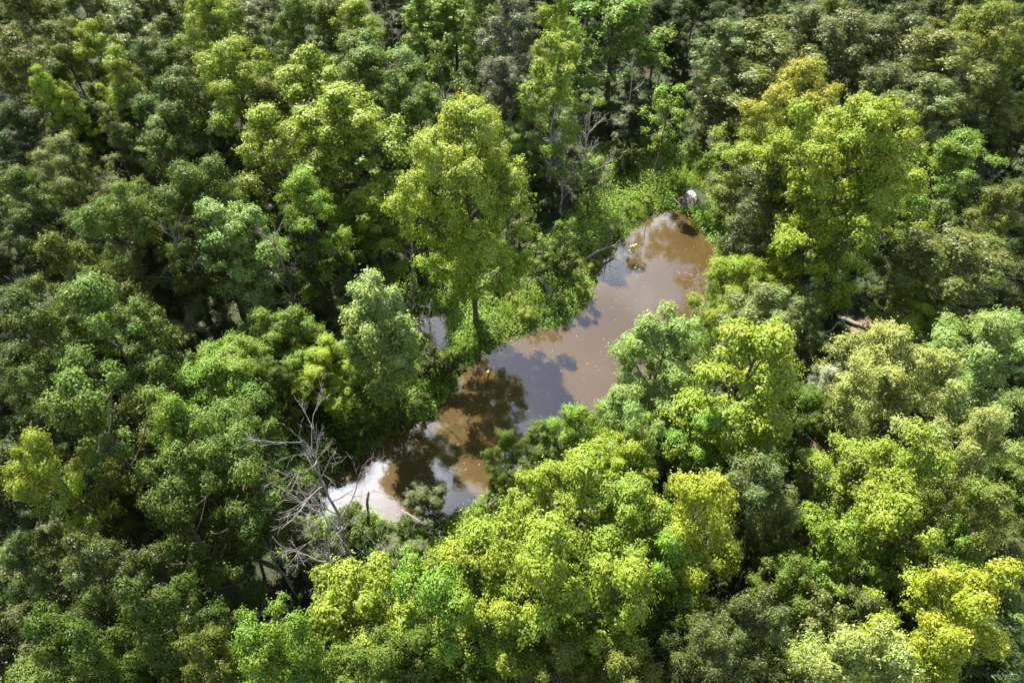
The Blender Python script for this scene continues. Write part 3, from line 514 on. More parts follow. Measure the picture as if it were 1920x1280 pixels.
 (-28.37, 46.10, 3.50, 1.88, 'D', 'tall dark green understory shrub deep in the wood off the backwater bank, nearest the dam'),
 (31.48, 57.39, 2.32, 1.36, 'D', 'tall dark green understory shrub near the wind-tossed tree, nearest the dam'),
 (2.82, 45.05, 3.17, 1.92, 'D', 'tall dark green understory shrub at the water on the backwater bank'),
 (-30.40, 19.23, 2.46, 1.30, 'D', 'tall dark green understory shrub deep in the wood off the backwater bank'),
 (30.66, 26.05, 3.60, 2.08, 'D', 'tall dark green understory shrub deep in the wood off the trail bank'),
 (13.19, 33.18, 2.94, 1.88, 'G', 'tall mid green understory shrub at the water on the trail bank'),
 (8.29, 82.88, 2.54, 1.29, 'D', 'tall dark green understory shrub far upstream of the stick dam'),
 (-40.09, 33.65, 2.85, 1.44, 'S2', 'tall dull grey-green understory shrub deep in the wood off the backwater bank'),
 (22.74, 72.54, 3.01, 1.39, 'D', 'tall dark green understory shrub in the wood upstream of the stick dam, nearest the dam'),
 (22.24, 29.30, 1.88, 0.89, 'D', 'low dark green understory shrub beside the dirt trail'),
 (19.56, 10.79, 2.29, 1.44, 'D', 'tall dark green understory shrub deep in the wood off the trail bank'),
 (24.76, 63.92, 3.51, 1.67, 'S2', 'tall dull grey-green understory shrub in the wood upstream of the stick dam'),
 (-45.58, 95.69, 1.77, 0.83, 'S2', 'low dull grey-green understory shrub far upstream of the stick dam, second nearest the dam'),
 (-7.35, 62.27, 2.06, 1.31, 'D', 'tall dark green understory shrub near the grey-leaved tree, fourth nearest the dam'),
 (77.29, 107.15, 2.88, 1.38, 'D', 'tall dark green understory shrub far upstream of the stick dam'),
 (63.68, 90.16, 3.18, 1.99, 'D', 'tall dark green understory shrub far upstream of the stick dam'),
 (-1.41, 54.93, 2.55, 1.25, 'G', 'tall mid green understory shrub near the bare grey trio'),
 (-15.32, 20.44, 1.73, 1.02, 'S2', 'low dull grey-green understory shrub at the water on the backwater bank'),
 (7.26, 74.42, 2.10, 1.10, 'D', 'tall dark green understory shrub near the tallest spired tree, fifth nearest the dam'),
 (-27.21, 10.74, 3.00, 1.46, 'D', 'tall dark green understory shrub deep in the wood off the backwater bank'),
 (44.29, 42.13, 2.21, 1.36, 'S2', 'tall dull grey-green understory shrub deep in the wood off the trail bank'),
 (2.42, 65.08, 3.38, 1.81, 'G', 'tall mid green understory shrub near the grey-leaved tree'),
 (42.49, 101.81, 3.25, 1.83, 'D', 'tall dark green understory shrub far upstream of the stick dam'),
 (-27.46, 36.29, 3.27, 1.98, 'D', 'tall dark green understory shrub near the leaning grey dead tree, second nearest the dam'),
 (11.53, 60.55, 3.33, 1.81, 'D', 'tall dark green understory shrub near the stick dam'),
 (-5.12, 48.03, 1.93, 0.92, 'D', 'low dark green understory shrub in the belt behind the backwater bank, nearest the dam'),
 (-11.51, 60.75, 3.39, 1.96, 'D', 'tall dark green understory shrub in the wood upstream of the stick dam'),
 (-38.43, 45.07, 2.09, 1.22, 'D', 'tall dark green understory shrub deep in the wood off the backwater bank'),
 (-7.84, 109.24, 1.87, 1.18, 'D', 'low dark green understory shrub far upstream of the stick dam, fourth nearest the dam'),
 (29.38, 41.32, 1.97, 1.08, 'D', 'low dark green understory shrub near the dark trail clearing'),
 (-9.89, 11.19, 2.90, 1.69, 'D', 'tall dark green understory shrub near the massive grey dead tree'),
 (0.85, 85.83, 3.22, 1.52, 'D', 'tall dark green understory shrub far upstream of the stick dam'),
 (-24.32, 25.21, 3.55, 2.20, 'D', 'tall dark green understory shrub near the jagged dark green tree, third nearest the dam'),
 (-19.92, 44.45, 1.62, 0.88, 'D', 'low dark green understory shrub in the belt behind the backwater bank, second nearest the dam'),
 (-15.54, 91.07, 3.44, 2.00, 'D', 'tall dark green understory shrub far upstream of the stick dam'),
 (18.65, 27.01, 3.00, 1.51, 'D', 'tall dark green understory shrub beside the dirt trail, nearest the clearing'),
 (18.08, 69.92, 2.01, 1.24, 'D', 'tall dark green understory shrub near the tallest spired tree, second nearest the dam'),
 (27.24, 73.79, 3.26, 1.93, 'D', 'tall dark green understory shrub in the wood upstream of the stick dam'),
 (58.84, 81.29, 2.87, 1.82, 'G', 'tall mid green understory shrub far upstream of the stick dam, second nearest the dam'),
 (63.40, 105.94, 1.90, 0.87, 'G', 'low mid green understory shrub far upstream of the stick dam, third nearest the dam'),
 (37.49, 42.92, 3.03, 1.80, 'D', 'tall dark green understory shrub deep in the wood off the trail bank'),
 (18.35, 107.24, 2.05, 1.03, 'G', 'tall mid green understory shrub far upstream of the stick dam, third nearest the dam'),
 (33.86, 92.93, 2.79, 1.81, 'D', 'tall dark green understory shrub far upstream of the stick dam'),
 (-35.47, 25.78, 2.79, 1.65, 'S2', 'tall dull grey-green understory shrub deep in the wood off the backwater bank, nearest the dam'),
 (39.18, 38.33, 2.90, 1.34, 'S2', 'tall dull grey-green understory shrub deep in the wood off the trail bank'),
 (-19.91, 10.35, 1.92, 1.12, 'D', 'low dark green understory shrub in the belt behind the trail bank'),
 (11.97, 95.58, 1.86, 1.03, 'D', 'low dark green understory shrub far upstream of the stick dam, third nearest the dam'),
 (-56.80, 87.63, 2.94, 1.57, 'D', 'tall dark green understory shrub far upstream of the stick dam'),
 (1.89, 16.53, 2.70, 1.60, 'S2', 'tall dull grey-green understory shrub in the belt behind the trail bank, second nearest the clearing'),
 (-39.88, 97.94, 3.23, 1.90, 'S2', 'tall dull grey-green understory shrub far upstream of the stick dam, fifth nearest the dam'),
 (-29.88, 99.95, 1.61, 0.90, 'D', 'low dark green understory shrub far upstream of the stick dam, fifth nearest the dam'),
 (-30.03, 54.22, 2.00, 1.01, 'S2', 'tall dull grey-green understory shrub near the yellow-topped broad tree'),
 (-7.39, 79.70, 2.68, 1.40, 'G', 'tall mid green understory shrub far upstream of the stick dam, nearest the dam'),
 (35.80, 107.24, 2.07, 1.23, 'D', 'tall dark green understory shrub far upstream of the stick dam'),
 (-49.81, 51.73, 3.20, 1.78, 'D', 'tall dark green understory shrub deep in the wood off the backwater bank'),
 (-51.65, 58.47, 2.15, 1.17, 'S2', 'tall dull grey-green understory shrub deep in the wood off the backwater bank'),
 (-30.20, 89.35, 2.52, 1.20, 'G', 'tall mid green understory shrub far upstream of the stick dam, fifth nearest the dam'),
 (56.11, 77.16, 2.65, 1.29, 'D', 'tall dark green understory shrub far upstream of the stick dam'),
 (-24.31, 103.91, 3.53, 1.85, 'D', 'tall dark green understory shrub far upstream of the stick dam'),
 (11.62, 75.98, 2.03, 1.06, 'D', 'tall dark green understory shrub near the tallest spired tree, fourth nearest the dam'),
 (-51.82, 93.47, 2.83, 1.40, 'D', 'tall dark green understory shrub far upstream of the stick dam'),
 (39.74, 48.44, 1.71, 1.06, 'D', 'low dark green understory shrub deep in the wood off the trail bank'),
 (49.34, 103.89, 3.26, 1.94, 'D', 'tall dark green understory shrub far upstream of the stick dam'),
 (-8.64, 104.74, 1.72, 1.01, 'S2', 'low dull grey-green understory shrub far upstream of the stick dam, nearest the dam'),
 (-28.41, 40.59, 2.78, 1.44, 'D', 'tall dark green understory shrub near the leaning grey dead tree, nearest the dam'),
 (-22.41, 54.03, 2.42, 1.12, 'G', 'tall mid green understory shrub near the yellow-topped broad tree'),
 (-0.48, 91.64, 3.03, 1.83, 'D', 'tall dark green understory shrub far upstream of the stick dam'),
 (-34.47, 53.80, 1.88, 1.13, 'D', 'low dark green understory shrub near the yellow-green spire'),
 (54.44, 69.17, 2.02, 1.16, 'D', 'tall dark green understory shrub far upstream of the stick dam'),
 (4.21, 95.88, 2.49, 1.53, 'D', 'tall dark green understory shrub far upstream of the stick dam'),
 (41.00, 81.61, 3.40, 1.99, 'D', 'tall dark green understory shrub far upstream of the stick dam'),
 (14.53, 100.48, 3.26, 2.04, 'S2', 'tall dull grey-green understory shrub far upstream of the stick dam, nearest the dam'),
 (-19.12, 106.86, 2.35, 1.42, 'S2', 'tall dull grey-green understory shrub far upstream of the stick dam, second nearest the dam'),
 (-32.34, 73.52, 3.34, 1.95, 'G', 'tall mid green understory shrub far upstream of the stick dam, fourth nearest the dam'),
 (-30.47, 49.87, 3.41, 2.18, 'D', 'tall dark green understory shrub near the yellow-topped broad tree, second nearest the dam'),
 (44.00, 88.55, 2.34, 1.16, 'D', 'tall dark green understory shrub far upstream of the stick dam'),
 (-8.96, 46.43, 2.67, 1.38, 'S2', 'tall dull grey-green understory shrub in the belt behind the backwater bank, nearest the dam'),
 (-5.77, 33.32, 2.68, 1.70, 'D', 'tall dark green understory shrub near the slim whitish-green tree, nearest the dam'),
 (40.51, 98.18, 2.13, 0.97, 'D', 'tall dark green understory shrub far upstream of the stick dam'),
 (-31.17, 106.29, 3.46, 1.80, 'D', 'tall dark green understory shrub far upstream of the stick dam'),
 (12.35, 28.87, 3.48, 1.93, 'D', 'tall dark green understory shrub at the water on the trail bank'),
]

# ============================================================ helpers
rs = np.random.RandomState(11)
rnd = random.Random(5)

def mesh_quads(name, V, Fq, mat, attrs=None, smooth=False):
    """one mesh from (n,3) vertices and (m,4) quads; attrs: face float attributes"""
    V = np.asarray(V, np.float32); Fq = np.asarray(Fq, np.int32)
    me = bpy.data.meshes.new(name)
    me.vertices.add(len(V)); me.vertices.foreach_set('co', V.ravel())
    me.loops.add(Fq.size); me.loops.foreach_set('vertex_index', Fq.ravel())
    me.polygons.add(len(Fq)); me.polygons.foreach_set('loop_start', np.arange(0, Fq.size, 4, dtype=np.int32))
    if smooth:
        me.polygons.foreach_set('use_smooth', np.ones(len(Fq), bool))
    for k, a in (attrs or {}).items():
        at = me.attributes.new(k, 'FLOAT', 'FACE'); at.data.foreach_set('value', np.asarray(a, np.float32))
    me.update(calc_edges=True)
    if mat: me.materials.append(mat)
    return me

def link(name, data, parent=None, loc=None):
    o = bpy.data.objects.new(name, data)
    COL.objects.link(o)
    if parent: o.parent = parent
    if loc is not None: o.location = loc
    return o

def thing(name, label, cat, loc=(0, 0, 0), rotz=0, group=None):
    o = link(name, None, loc=loc)
    o.empty_display_size = 0.3
    o.rotation_euler = (0, 0, rotz)
    tag(o, label, cat, group)
    return o

def tag(o, label, cat, group=None, kind=None):
    o['label'] = label; o['category'] = cat
    if group: o['group'] = group
    if kind: o['kind'] = kind
    return o

class Tubes:
    """tapered tubes along polylines, collected into one quad mesh"""
    def __init__(self): self.V, self.F, self.n = [], [], 0
    def add(self, pts, rad, sides=5):
        pts = np.asarray(pts, float); m = len(pts)
        d = np.gradient(pts, axis=0); d /= np.linalg.norm(d, axis=1)[:, None] + 1e-9
        a = np.cross(d, [0.31, 0.87, 0.17]); a /= np.linalg.norm(a, axis=1)[:, None] + 1e-9
        b = np.cross(d, a)
        th = np.arange(sides) * 2 * math.pi / sides
        ring = pts[:, None] + (a[:, None] * np.cos(th)[None, :, None] + b[:, None] * np.sin(th)[None, :, None]) * np.asarray(rad)[:, None, None]
        self.V.append(ring.reshape(-1, 3))
        i = np.arange(m - 1)[:, None] * sides; j = np.arange(sides)[None]; k = (j + 1) % sides
        self.F.append(np.stack([i + j, i + k, i + sides + k, i + sides + j], -1).reshape(-1, 4) + self.n)
        # end caps (fans of quads folded on themselves are avoided: the tip is drawn to a point)
        self.n += m * sides
    def mesh(self, name, mat, smooth=True):
        return mesh_quads(name, np.concatenate(self.V), np.concatenate(self.F), mat, smooth=smooth)

def norm(a): return a / (np.linalg.norm(a, axis=-1, keepdims=True) + 1e-9)

def leaf_quads(C, N, L, W, fold=0.12, axis=None, rs=rs):
    """pointed leaf quads folded along the mid rib: centres C, normals N"""
    n = len(C)
    t = rs.normal(size=(n, 3)) if axis is None else axis
    t = norm(t - N * (t * N).sum(1, keepdims=True))
    s = np.cross(N, t)
    L = np.broadcast_to(np.asarray(L, float).reshape(-1, 1), (n, 1)); W = np.broadcast_to(np.asarray(W, float).reshape(-1, 1), (n, 1))
    f = N * (W * fold)
    V = np.stack([C - t * L * .5, C + s * W * .5 + f, C + t * L * .5 - N * L * .08, C - s * W * .5 + f], 1).reshape(-1, 3)
    F = np.arange(n * 4).reshape(-1, 4)
    return V, F

# ============================================================ materials
def nodes_of(name):
    m = bpy.data.materials.new(name); m.use_nodes = True
    nt = m.node_tree; nt.nodes.clear()
    out = nt.nodes.new('ShaderNodeOutputMaterial')
    return m, nt.nodes, nt.links, out

def N_(n, kind, **kw):
    o = n.new(kind)
    for k, v in kw.items(): setattr(o, k, v)
    return o

def leaf_material(name, gloss=0.22, trans=0.27, rough=0.5):
    m, n, l, out = nodes_of(name)
    oi = N_(n, 'ShaderNodeObjectInfo')
    tip = N_(n, 'ShaderNodeAttribute', attribute_type='OBJECT', attribute_name='tip')
    lv = N_(n, 'ShaderNodeAttribute', attribute_name='leaf'); cv = N_(n, 'ShaderNodeAttribute', attribute_name='clump')
    tc = N_(n, 'ShaderNodeTexCoord'); sp = N_(n, 'ShaderNodeSeparateXYZ'); l.new(tc.outputs['Generated'], sp.inputs[0])
    # the crown's top turns to its tip colour, clump by clump
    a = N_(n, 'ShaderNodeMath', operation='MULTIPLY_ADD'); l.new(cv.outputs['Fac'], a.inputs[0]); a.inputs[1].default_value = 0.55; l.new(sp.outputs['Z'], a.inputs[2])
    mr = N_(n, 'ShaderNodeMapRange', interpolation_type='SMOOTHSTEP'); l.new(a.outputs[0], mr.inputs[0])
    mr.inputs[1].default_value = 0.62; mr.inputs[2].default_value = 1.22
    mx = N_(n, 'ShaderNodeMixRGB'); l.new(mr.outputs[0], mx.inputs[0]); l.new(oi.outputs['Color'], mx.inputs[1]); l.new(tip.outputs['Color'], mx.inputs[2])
    # leaf to leaf and clump to clump variation
    hs = N_(n, 'ShaderNodeHueSaturation'); l.new(mx.outputs[0], hs.inputs['Color'])
    h1 = N_(n, 'ShaderNodeMapRange'); l.new(cv.outputs['Fac'], h1.inputs[0]); h1.inputs[3].default_value = 0.478; h1.inputs[4].default_value = 0.518
    v1 = N_(n, 'ShaderNodeMapRange'); l.new(lv.outputs['Fac'], v1.inputs[0]); v1.inputs[3].default_value = 0.80; v1.inputs[4].default_value = 1.20
    s1 = N_(n, 'ShaderNodeMapRange'); l.new(lv.outputs['Fac'], s1.inputs[0]); s1.inputs[3].default_value = 1.06; s1.inputs[4].default_value = 0.9
    l.new(h1.outputs[0], hs.inputs['Hue']); l.new(v1.outputs[0], hs.inputs['Value']); l.new(s1.outputs[0], hs.inputs['Saturation'])
    p = N_(n, 'ShaderNodeBsdfPrincipled'); l.new(hs.outputs[0], p.inputs['Base Color'])
    p.inputs['Roughness'].default_value = rough; p.inputs['Specular IOR Level'].default_value = gloss
    t = N_(n, 'ShaderNodeBsdfTranslucent')
    tb = N_(n, 'ShaderNodeMixRGB', blend_type='MULTIPLY'); tb.inputs[0].default_value = 1; l.new(hs.outputs[0], tb.inputs[1]); tb.inputs[2].default_value = (1.45, 1.35, 0.75, 1)
    l.new(tb.outputs[0], t.inputs['Color'])
    ms = N_(n, 'ShaderNodeMixShader'); ms.inputs[0].default_value = trans
    l.new(p.outputs[0], ms.inputs[1]); l.new(t.outputs[0], ms.inputs[2]); l.new(ms.outputs[0], out.inputs['Surface'])
    return m

def noise_material(name, c1, c2, scale, rough=0.9, bump=0.0, c3=None, stretch=None, scale2=None):
    m, n, l, out = nodes_of(name)
    tc = N_(n, 'ShaderNodeTexCoord'); mp = N_(n, 'ShaderNodeMapping'); l.new(tc.outputs['Object'], mp.inputs[0])
    if stretch: mp.inputs['Scale'].default_value = stretch
    nz = N_(n, 'ShaderNodeTexNoise'); nz.inputs['Scale'].default_value = scale; nz.inputs['Detail'].default_value = 7; nz.inputs['Roughness'].default_value = 0.65
    l.new(mp.outputs[0], nz.inputs['Vector'])
    rp = N_(n, 'ShaderNodeValToRGB'); e = rp.color_ramp.elements
    e[0].position, e[0].color = 0.32, (*c1, 1); e[1].position, e[1].color = 0.68, (*c2, 1)
    l.new(nz.outputs['Fac'], rp.inputs[0]); colour = rp.outputs[0]
    if c3:
        n2 = N_(n, 'ShaderNodeTexNoise'); n2.inputs['Scale'].default_value = scale2 or scale * .1; n2.inputs['Detail'].default_value = 5; l.new(tc.outputs['Object'], n2.inputs['Vector'])
        r2 = N_(n, 'ShaderNodeMapRange'); r2.inputs[1].default_value = .36; r2.inputs[2].default_value = .50; l.new(n2.outputs['Fac'], r2.inputs[0])
        mx = N_(n, 'ShaderNodeMixRGB'); l.new(r2.outputs[0], mx.inputs[0]); l.new(colour, mx.inputs[1]); mx.inputs[2].default_value = (*c3, 1); colour = mx.outputs[0]
    p = N_(n, 'ShaderNodeBsdfPrincipled'); l.new(colour, p.inputs['Base Color']); p.inputs['Roughness'].default_value = rough
    p.inputs['Specular IOR Level'].default_value = 0.25
    if bump:
        b = N_(n, 'ShaderNodeBump'); b.inputs['Strength'].default_value = bump; b.inputs['Distance'].default_value = 0.05
        l.new(nz.outputs['Fac'], b.inputs['Height']); l.new(b.outputs[0], p.inputs['Normal'])
    l.new(p.outputs[0], out.inputs['Surface'])
    return m

LEAF = leaf_material('leaf')
LEAF_GLOSSY = leaf_material('glossy_leaf', gloss=0.34, trans=0.28, rough=0.45)
HERB = leaf_material('herb_leaf', gloss=0.3, trans=0.45, rough=0.55)
BARK = noise_material('bark', (0.06, 0.048, 0.038), (0.17, 0.145, 0.12), 6, bump=0.5, stretch=(1, 1, .25))
DEAD = {
    'pale': noise_material('weathered_pale_wood', (0.24, 0.22, 0.20), (0.50, 0.475, 0.45), 9, bump=0.3, stretch=(1, 1, .2)),
    'grey': noise_material('weathered_grey_wood', (0.12, 0.105, 0.095), (0.32, 0.295, 0.275), 9, bump=0.3, stretch=(1, 1, .2)),
    'dark': noise_material('dark_dead_wood', (0.08, 0.065, 0.055), (0.22, 0.19, 0.165), 9, bump=0.3, stretch=(1, 1, .2)),
    'brown': noise_material('brown_twig_wood', (0.13, 0.10, 0.075), (0.27, 0.22, 0.175), 9),
    'pink': noise_material('pinkish_twig_wood', (0.26, 0.21, 0.20), (0.42, 0.36, 0.35), 9),
    'brokenwood': noise_material('fresh_broken_wood', (0.36, 0.17, 0.07), (0.5, 0.28, 0.12), 12),
}
SOIL = noise_material('forest_floor', (0.028, 0.021, 0.013), (0.056, 0.043, 0.025), 3.0, bump=0.8, c3=(0.03, 0.045, 0.014), scale2=0.25)
DIRT = noise_material('trail_dirt', (0.13, 0.10, 0.07), (0.24, 0.19, 0.14), 2.2, bump=0.5, c3=(0.12, 0.085, 0.055), scale2=0.5)
FOAM_M = noise_material('foam', (0.14, 0.115, 0.09), (0.62, 0.58, 0.53), 4.0, rough=0.6, bump=0.8)
PAD = noise_material('lily_leaf', (0.25, 0.30, 0.10), (0.42, 0.46, 0.20), 4.0, rough=0.4)

def water_material():
    m, n, l, out = nodes_of('murky_water')
    tc = N_(n, 'ShaderNodeTexCoord')
    nz = N_(n, 'ShaderNodeTexNoise'); nz.inputs['Scale'].default_value = 0.16; nz.inputs['Detail'].default_value = 5; l.new(tc.outputs['Object'], nz.inputs['Vector'])
    rp = N_(n, 'ShaderNodeValToRGB'); e = rp.color_ramp.elements
    e[0].position, e[0].color = 0.3, (0.060, 0.038, 0.014, 1); e[1].position, e[1].color = 0.7, (0.074, 0.049, 0.021, 1)
    l.new(nz.outputs['Fac'], rp.inputs[0])
    p = N_(n, 'ShaderNodeBsdfPrincipled'); l.new(rp.outputs[0], p.inputs['Base Color'])
    p.inputs['Roughness'].default_value = 0.035; p.inputs['IOR'].default_value = 1.78; p.inputs['Specular IOR Level'].default_value = 1.0
    w = N_(n, 'ShaderNodeTexNoise'); w.inputs['Scale'].default_value = 2.6; w.inputs['Detail'].default_value = 4; l.new(tc.outputs['Object'], w.inputs['Vector'])
    b = N_(n, 'ShaderNodeBump'); b.inputs['Strength'].default_value = 0.16; b.inputs['Distance'].default_value = 0.02
    l.new(w.outputs['Fac'], b.inputs['Height']); l.new(b.outputs[0], p.inputs['Normal'])
    l.new(p.outputs[0], out.inputs['Surface'])
    return m
WATER = water_material()

COLOURS = dict(GD=(0.066, 0.104, 0.013), OLD=(0.094, 0.114, 0.016), BY=(0.205, 0.290, 0.021), LC=(0.170, 0.245, 0.045), OL=(0.115, 0.140, 0.020), YG=(0.132, 0.212, 0.020), Y=(0.190, 0.265, 0.019), G=(0.084, 0.130, 0.016), D=(0.042, 0.067, 0.011),  # GD, OLD: darker G, OL for left-side trees, partly vignetting put into leaf colour
               S=(0.115, 0.148, 0.036), S2=(0.084, 0.108, 0.025), L=(0.160, 0.242, 0.046), LY=(0.215, 0.265, 0.056), GR=(0.105, 0.122, 0.062),
               GOD=(0.165, 0.190, 0.022), GOLD=(0.215, 0.265, 0.018), W=(0.300, 0.330, 0.220), RED=(0.200, 0.060, 0.035))
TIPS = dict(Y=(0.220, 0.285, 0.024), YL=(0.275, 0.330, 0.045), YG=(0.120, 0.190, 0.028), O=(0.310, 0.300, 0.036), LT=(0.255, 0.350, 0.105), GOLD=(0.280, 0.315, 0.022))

# ============================================================ ground and water
def sdist(P, poly):
    """signed distance (negative inside) of points P (n,2) to a closed polygon"""
    A = np.asarray(poly, float); B = np.roll(A, -1, 0)
    best = np.full(len(P), 1e9); ins = np.zeros(len(P), bool)
    for a, b in zip(A, B):
        ab = b - a; t = np.clip(((P - a) @ ab) / (ab @ ab), 0, 1)
        best = np.minimum(best, np.linalg.norm(P - a - t[:, None] * ab, axis=1))
        c = (a[1] > P[:, 1]) != (b[1] > P[:, 1])
        xi = (b[0] - a[0]) * (P[:, 1] - a[1]) / (b[1] - a[1] + 1e-12) + a[0]
        ins ^= c & (P[:, 0] < xi)
    return np.where(ins, -best, best)

def smooth_poly(poly, k=3):
    P = np.asarray(poly, float)
    for _ in range(k):                                            # Chaikin corner cutting
        Q = np.roll(P, -1, 0)
        P = np.stack([P * .75 + Q * .25, P * .25 + Q * .75], 1).reshape(-1, 2)
    return P

CREEK_S, BACK_S = smooth_poly(CREEK, 2), smooth_poly(BACKWATER, 2)
def wiggle(P):
    x, y = P[:, 0], P[:, 1]
    return 0.16 * np.sin(2.1 * x + 1.3 * y) + 0.12 * np.sin(3.7 * y - 1.9 * x + 1) + 0.07 * np.sin(6.1 * x + 4.7 * y)
def water_dist(P):
    P = np.asarray(P, float)
    return np.minimum(sdist(P, CREEK_S), sdist(P, BACK_S)) + wiggle(P)
def ground_z(P, d=None):
    P = np.asarray(P, float)
    if d is None: d = water_dist(P)
    x, y = P[:, 0], P[:, 1]
    up = 0.42 * (1 - np.exp(-np.maximum(d, 0) / 0.55)) + 0.25 * (1 - np.exp(-np.maximum(d, 0) / 5))
    up = up + (0.16 * np.sin(x * .31 + 1) * np.sin(y * .27) + 0.09 * np.sin(x * .8 - y * .6)) * np.clip(d / 4, 0, 1)
    return np.where(d > 0, up, np.maximum(d * .7, -0.9))
def gz(x, y): return float(ground_z(np.array([[x, y]]))[0])

def axis_lines(lo, hi, step, far):
    inner = np.arange(lo, hi + step / 2, step); g = [step]
    while sum(g) < far: g.append(g[-1] * 1.35)
    c = np.cumsum(g)
    return np.concatenate([lo - c[::-1], inner, hi + c])
gx, gy = axis_lines(-32, 42, 0.5, 2500), axis_lines(8, 72, 0.5, 2500)
GX, GY = np.meshgrid(gx, gy)
GP = np.stack([GX.ravel(), GY.ravel()], 1)
GZ = ground_z(GP)
nxx, nyy = len(gx), len(gy)
ii = (np.arange(nyy - 1)[:, None] * nxx + np.arange(nxx - 1)[None]).ravel()
ground = link('ground', mesh_quads('ground', np.column_stack([GP, GZ]), np.stack([ii, ii + 1, ii + nxx + 1, ii + nxx], 1), SOIL, smooth=True))
ground['kind'] = 'structure'

def water_sheet(name, poly, grow, z=0.0):
    P = np.asarray(poly); step = 0.5
    xs = np.arange(P[:, 0].min() - 2, P[:, 0].max() + 2, step); ys = np.arange(P[:, 1].min() - 2, P[:, 1].max() + 2, step)
    X, Y = np.meshgrid(xs, ys); Q = np.stack([X.ravel(), Y.ravel()], 1); d = sdist(Q, P).reshape(X.shape)
    n = len(xs); keep = np.minimum(np.minimum(d[:-1, :-1], d[1:, :-1]), np.minimum(d[:-1, 1:], d[1:, 1:])) < grow
    i = (np.arange(len(ys) - 1)[:, None] * n + np.arange(n - 1)[None])[keep]
    F = np.stack([i, i + 1, i + n + 1, i + n], 1)
    used, inv = np.unique(F, return_inverse=True)
    V = np.column_stack([Q, np.full(len(Q), z)])[used]
    o = link(name, mesh_quads(name, V, inv.reshape(-1, 4), WATER)); o['kind'] = 'structure'
    return o
water_sheet('creek_water', CREEK_S, 0.7)
water_sheet('backwater_water', BACK_S, 0.7, 0.004)

# dirt trail, draped 3 cm over the forest floor
def ribbon(name, line, half, mat, lift):
    P = np.asarray(line, float)
    for _ in range(3):
        P = np.concatenate([P[:1], np.stack([P[:-1] * .75 + P[1:] * .25, P[:-1] * .25 + P[1:] * .75], 1).reshape(-1, 2), P[-1:]])
    d = np.gradient(P, axis=0); d = norm(d); s = np.stack([-d[:, 1], d[:, 0]], 1)
    k = np.linspace(-1, 1, 7); hw = half * (1 + 0.25 * np.sin(np.arange(len(P)) * .7))
    Q = (P[:, None] + s[:, None] * (k[None, :, None] * hw[:, None, None])).reshape(-1, 2)
    z = ground_z(Q) + np.tile(lift * (1 - np.abs(k) ** 4 * 2.2), len(P))
    i = (np.arange(len(P) - 1)[:, None] * 7 + np.arange(6)[None]).ravel()
    o = link(name, mesh_quads(name, np.column_stack([Q, z]), np.stack([i, i + 1, i + 8, i + 7], 1), mat, smooth=True)); o['kind'] = 'structure'
    return o
ribbon('dirt_path', TRAIL, 1.5, DIRT, 0.04)

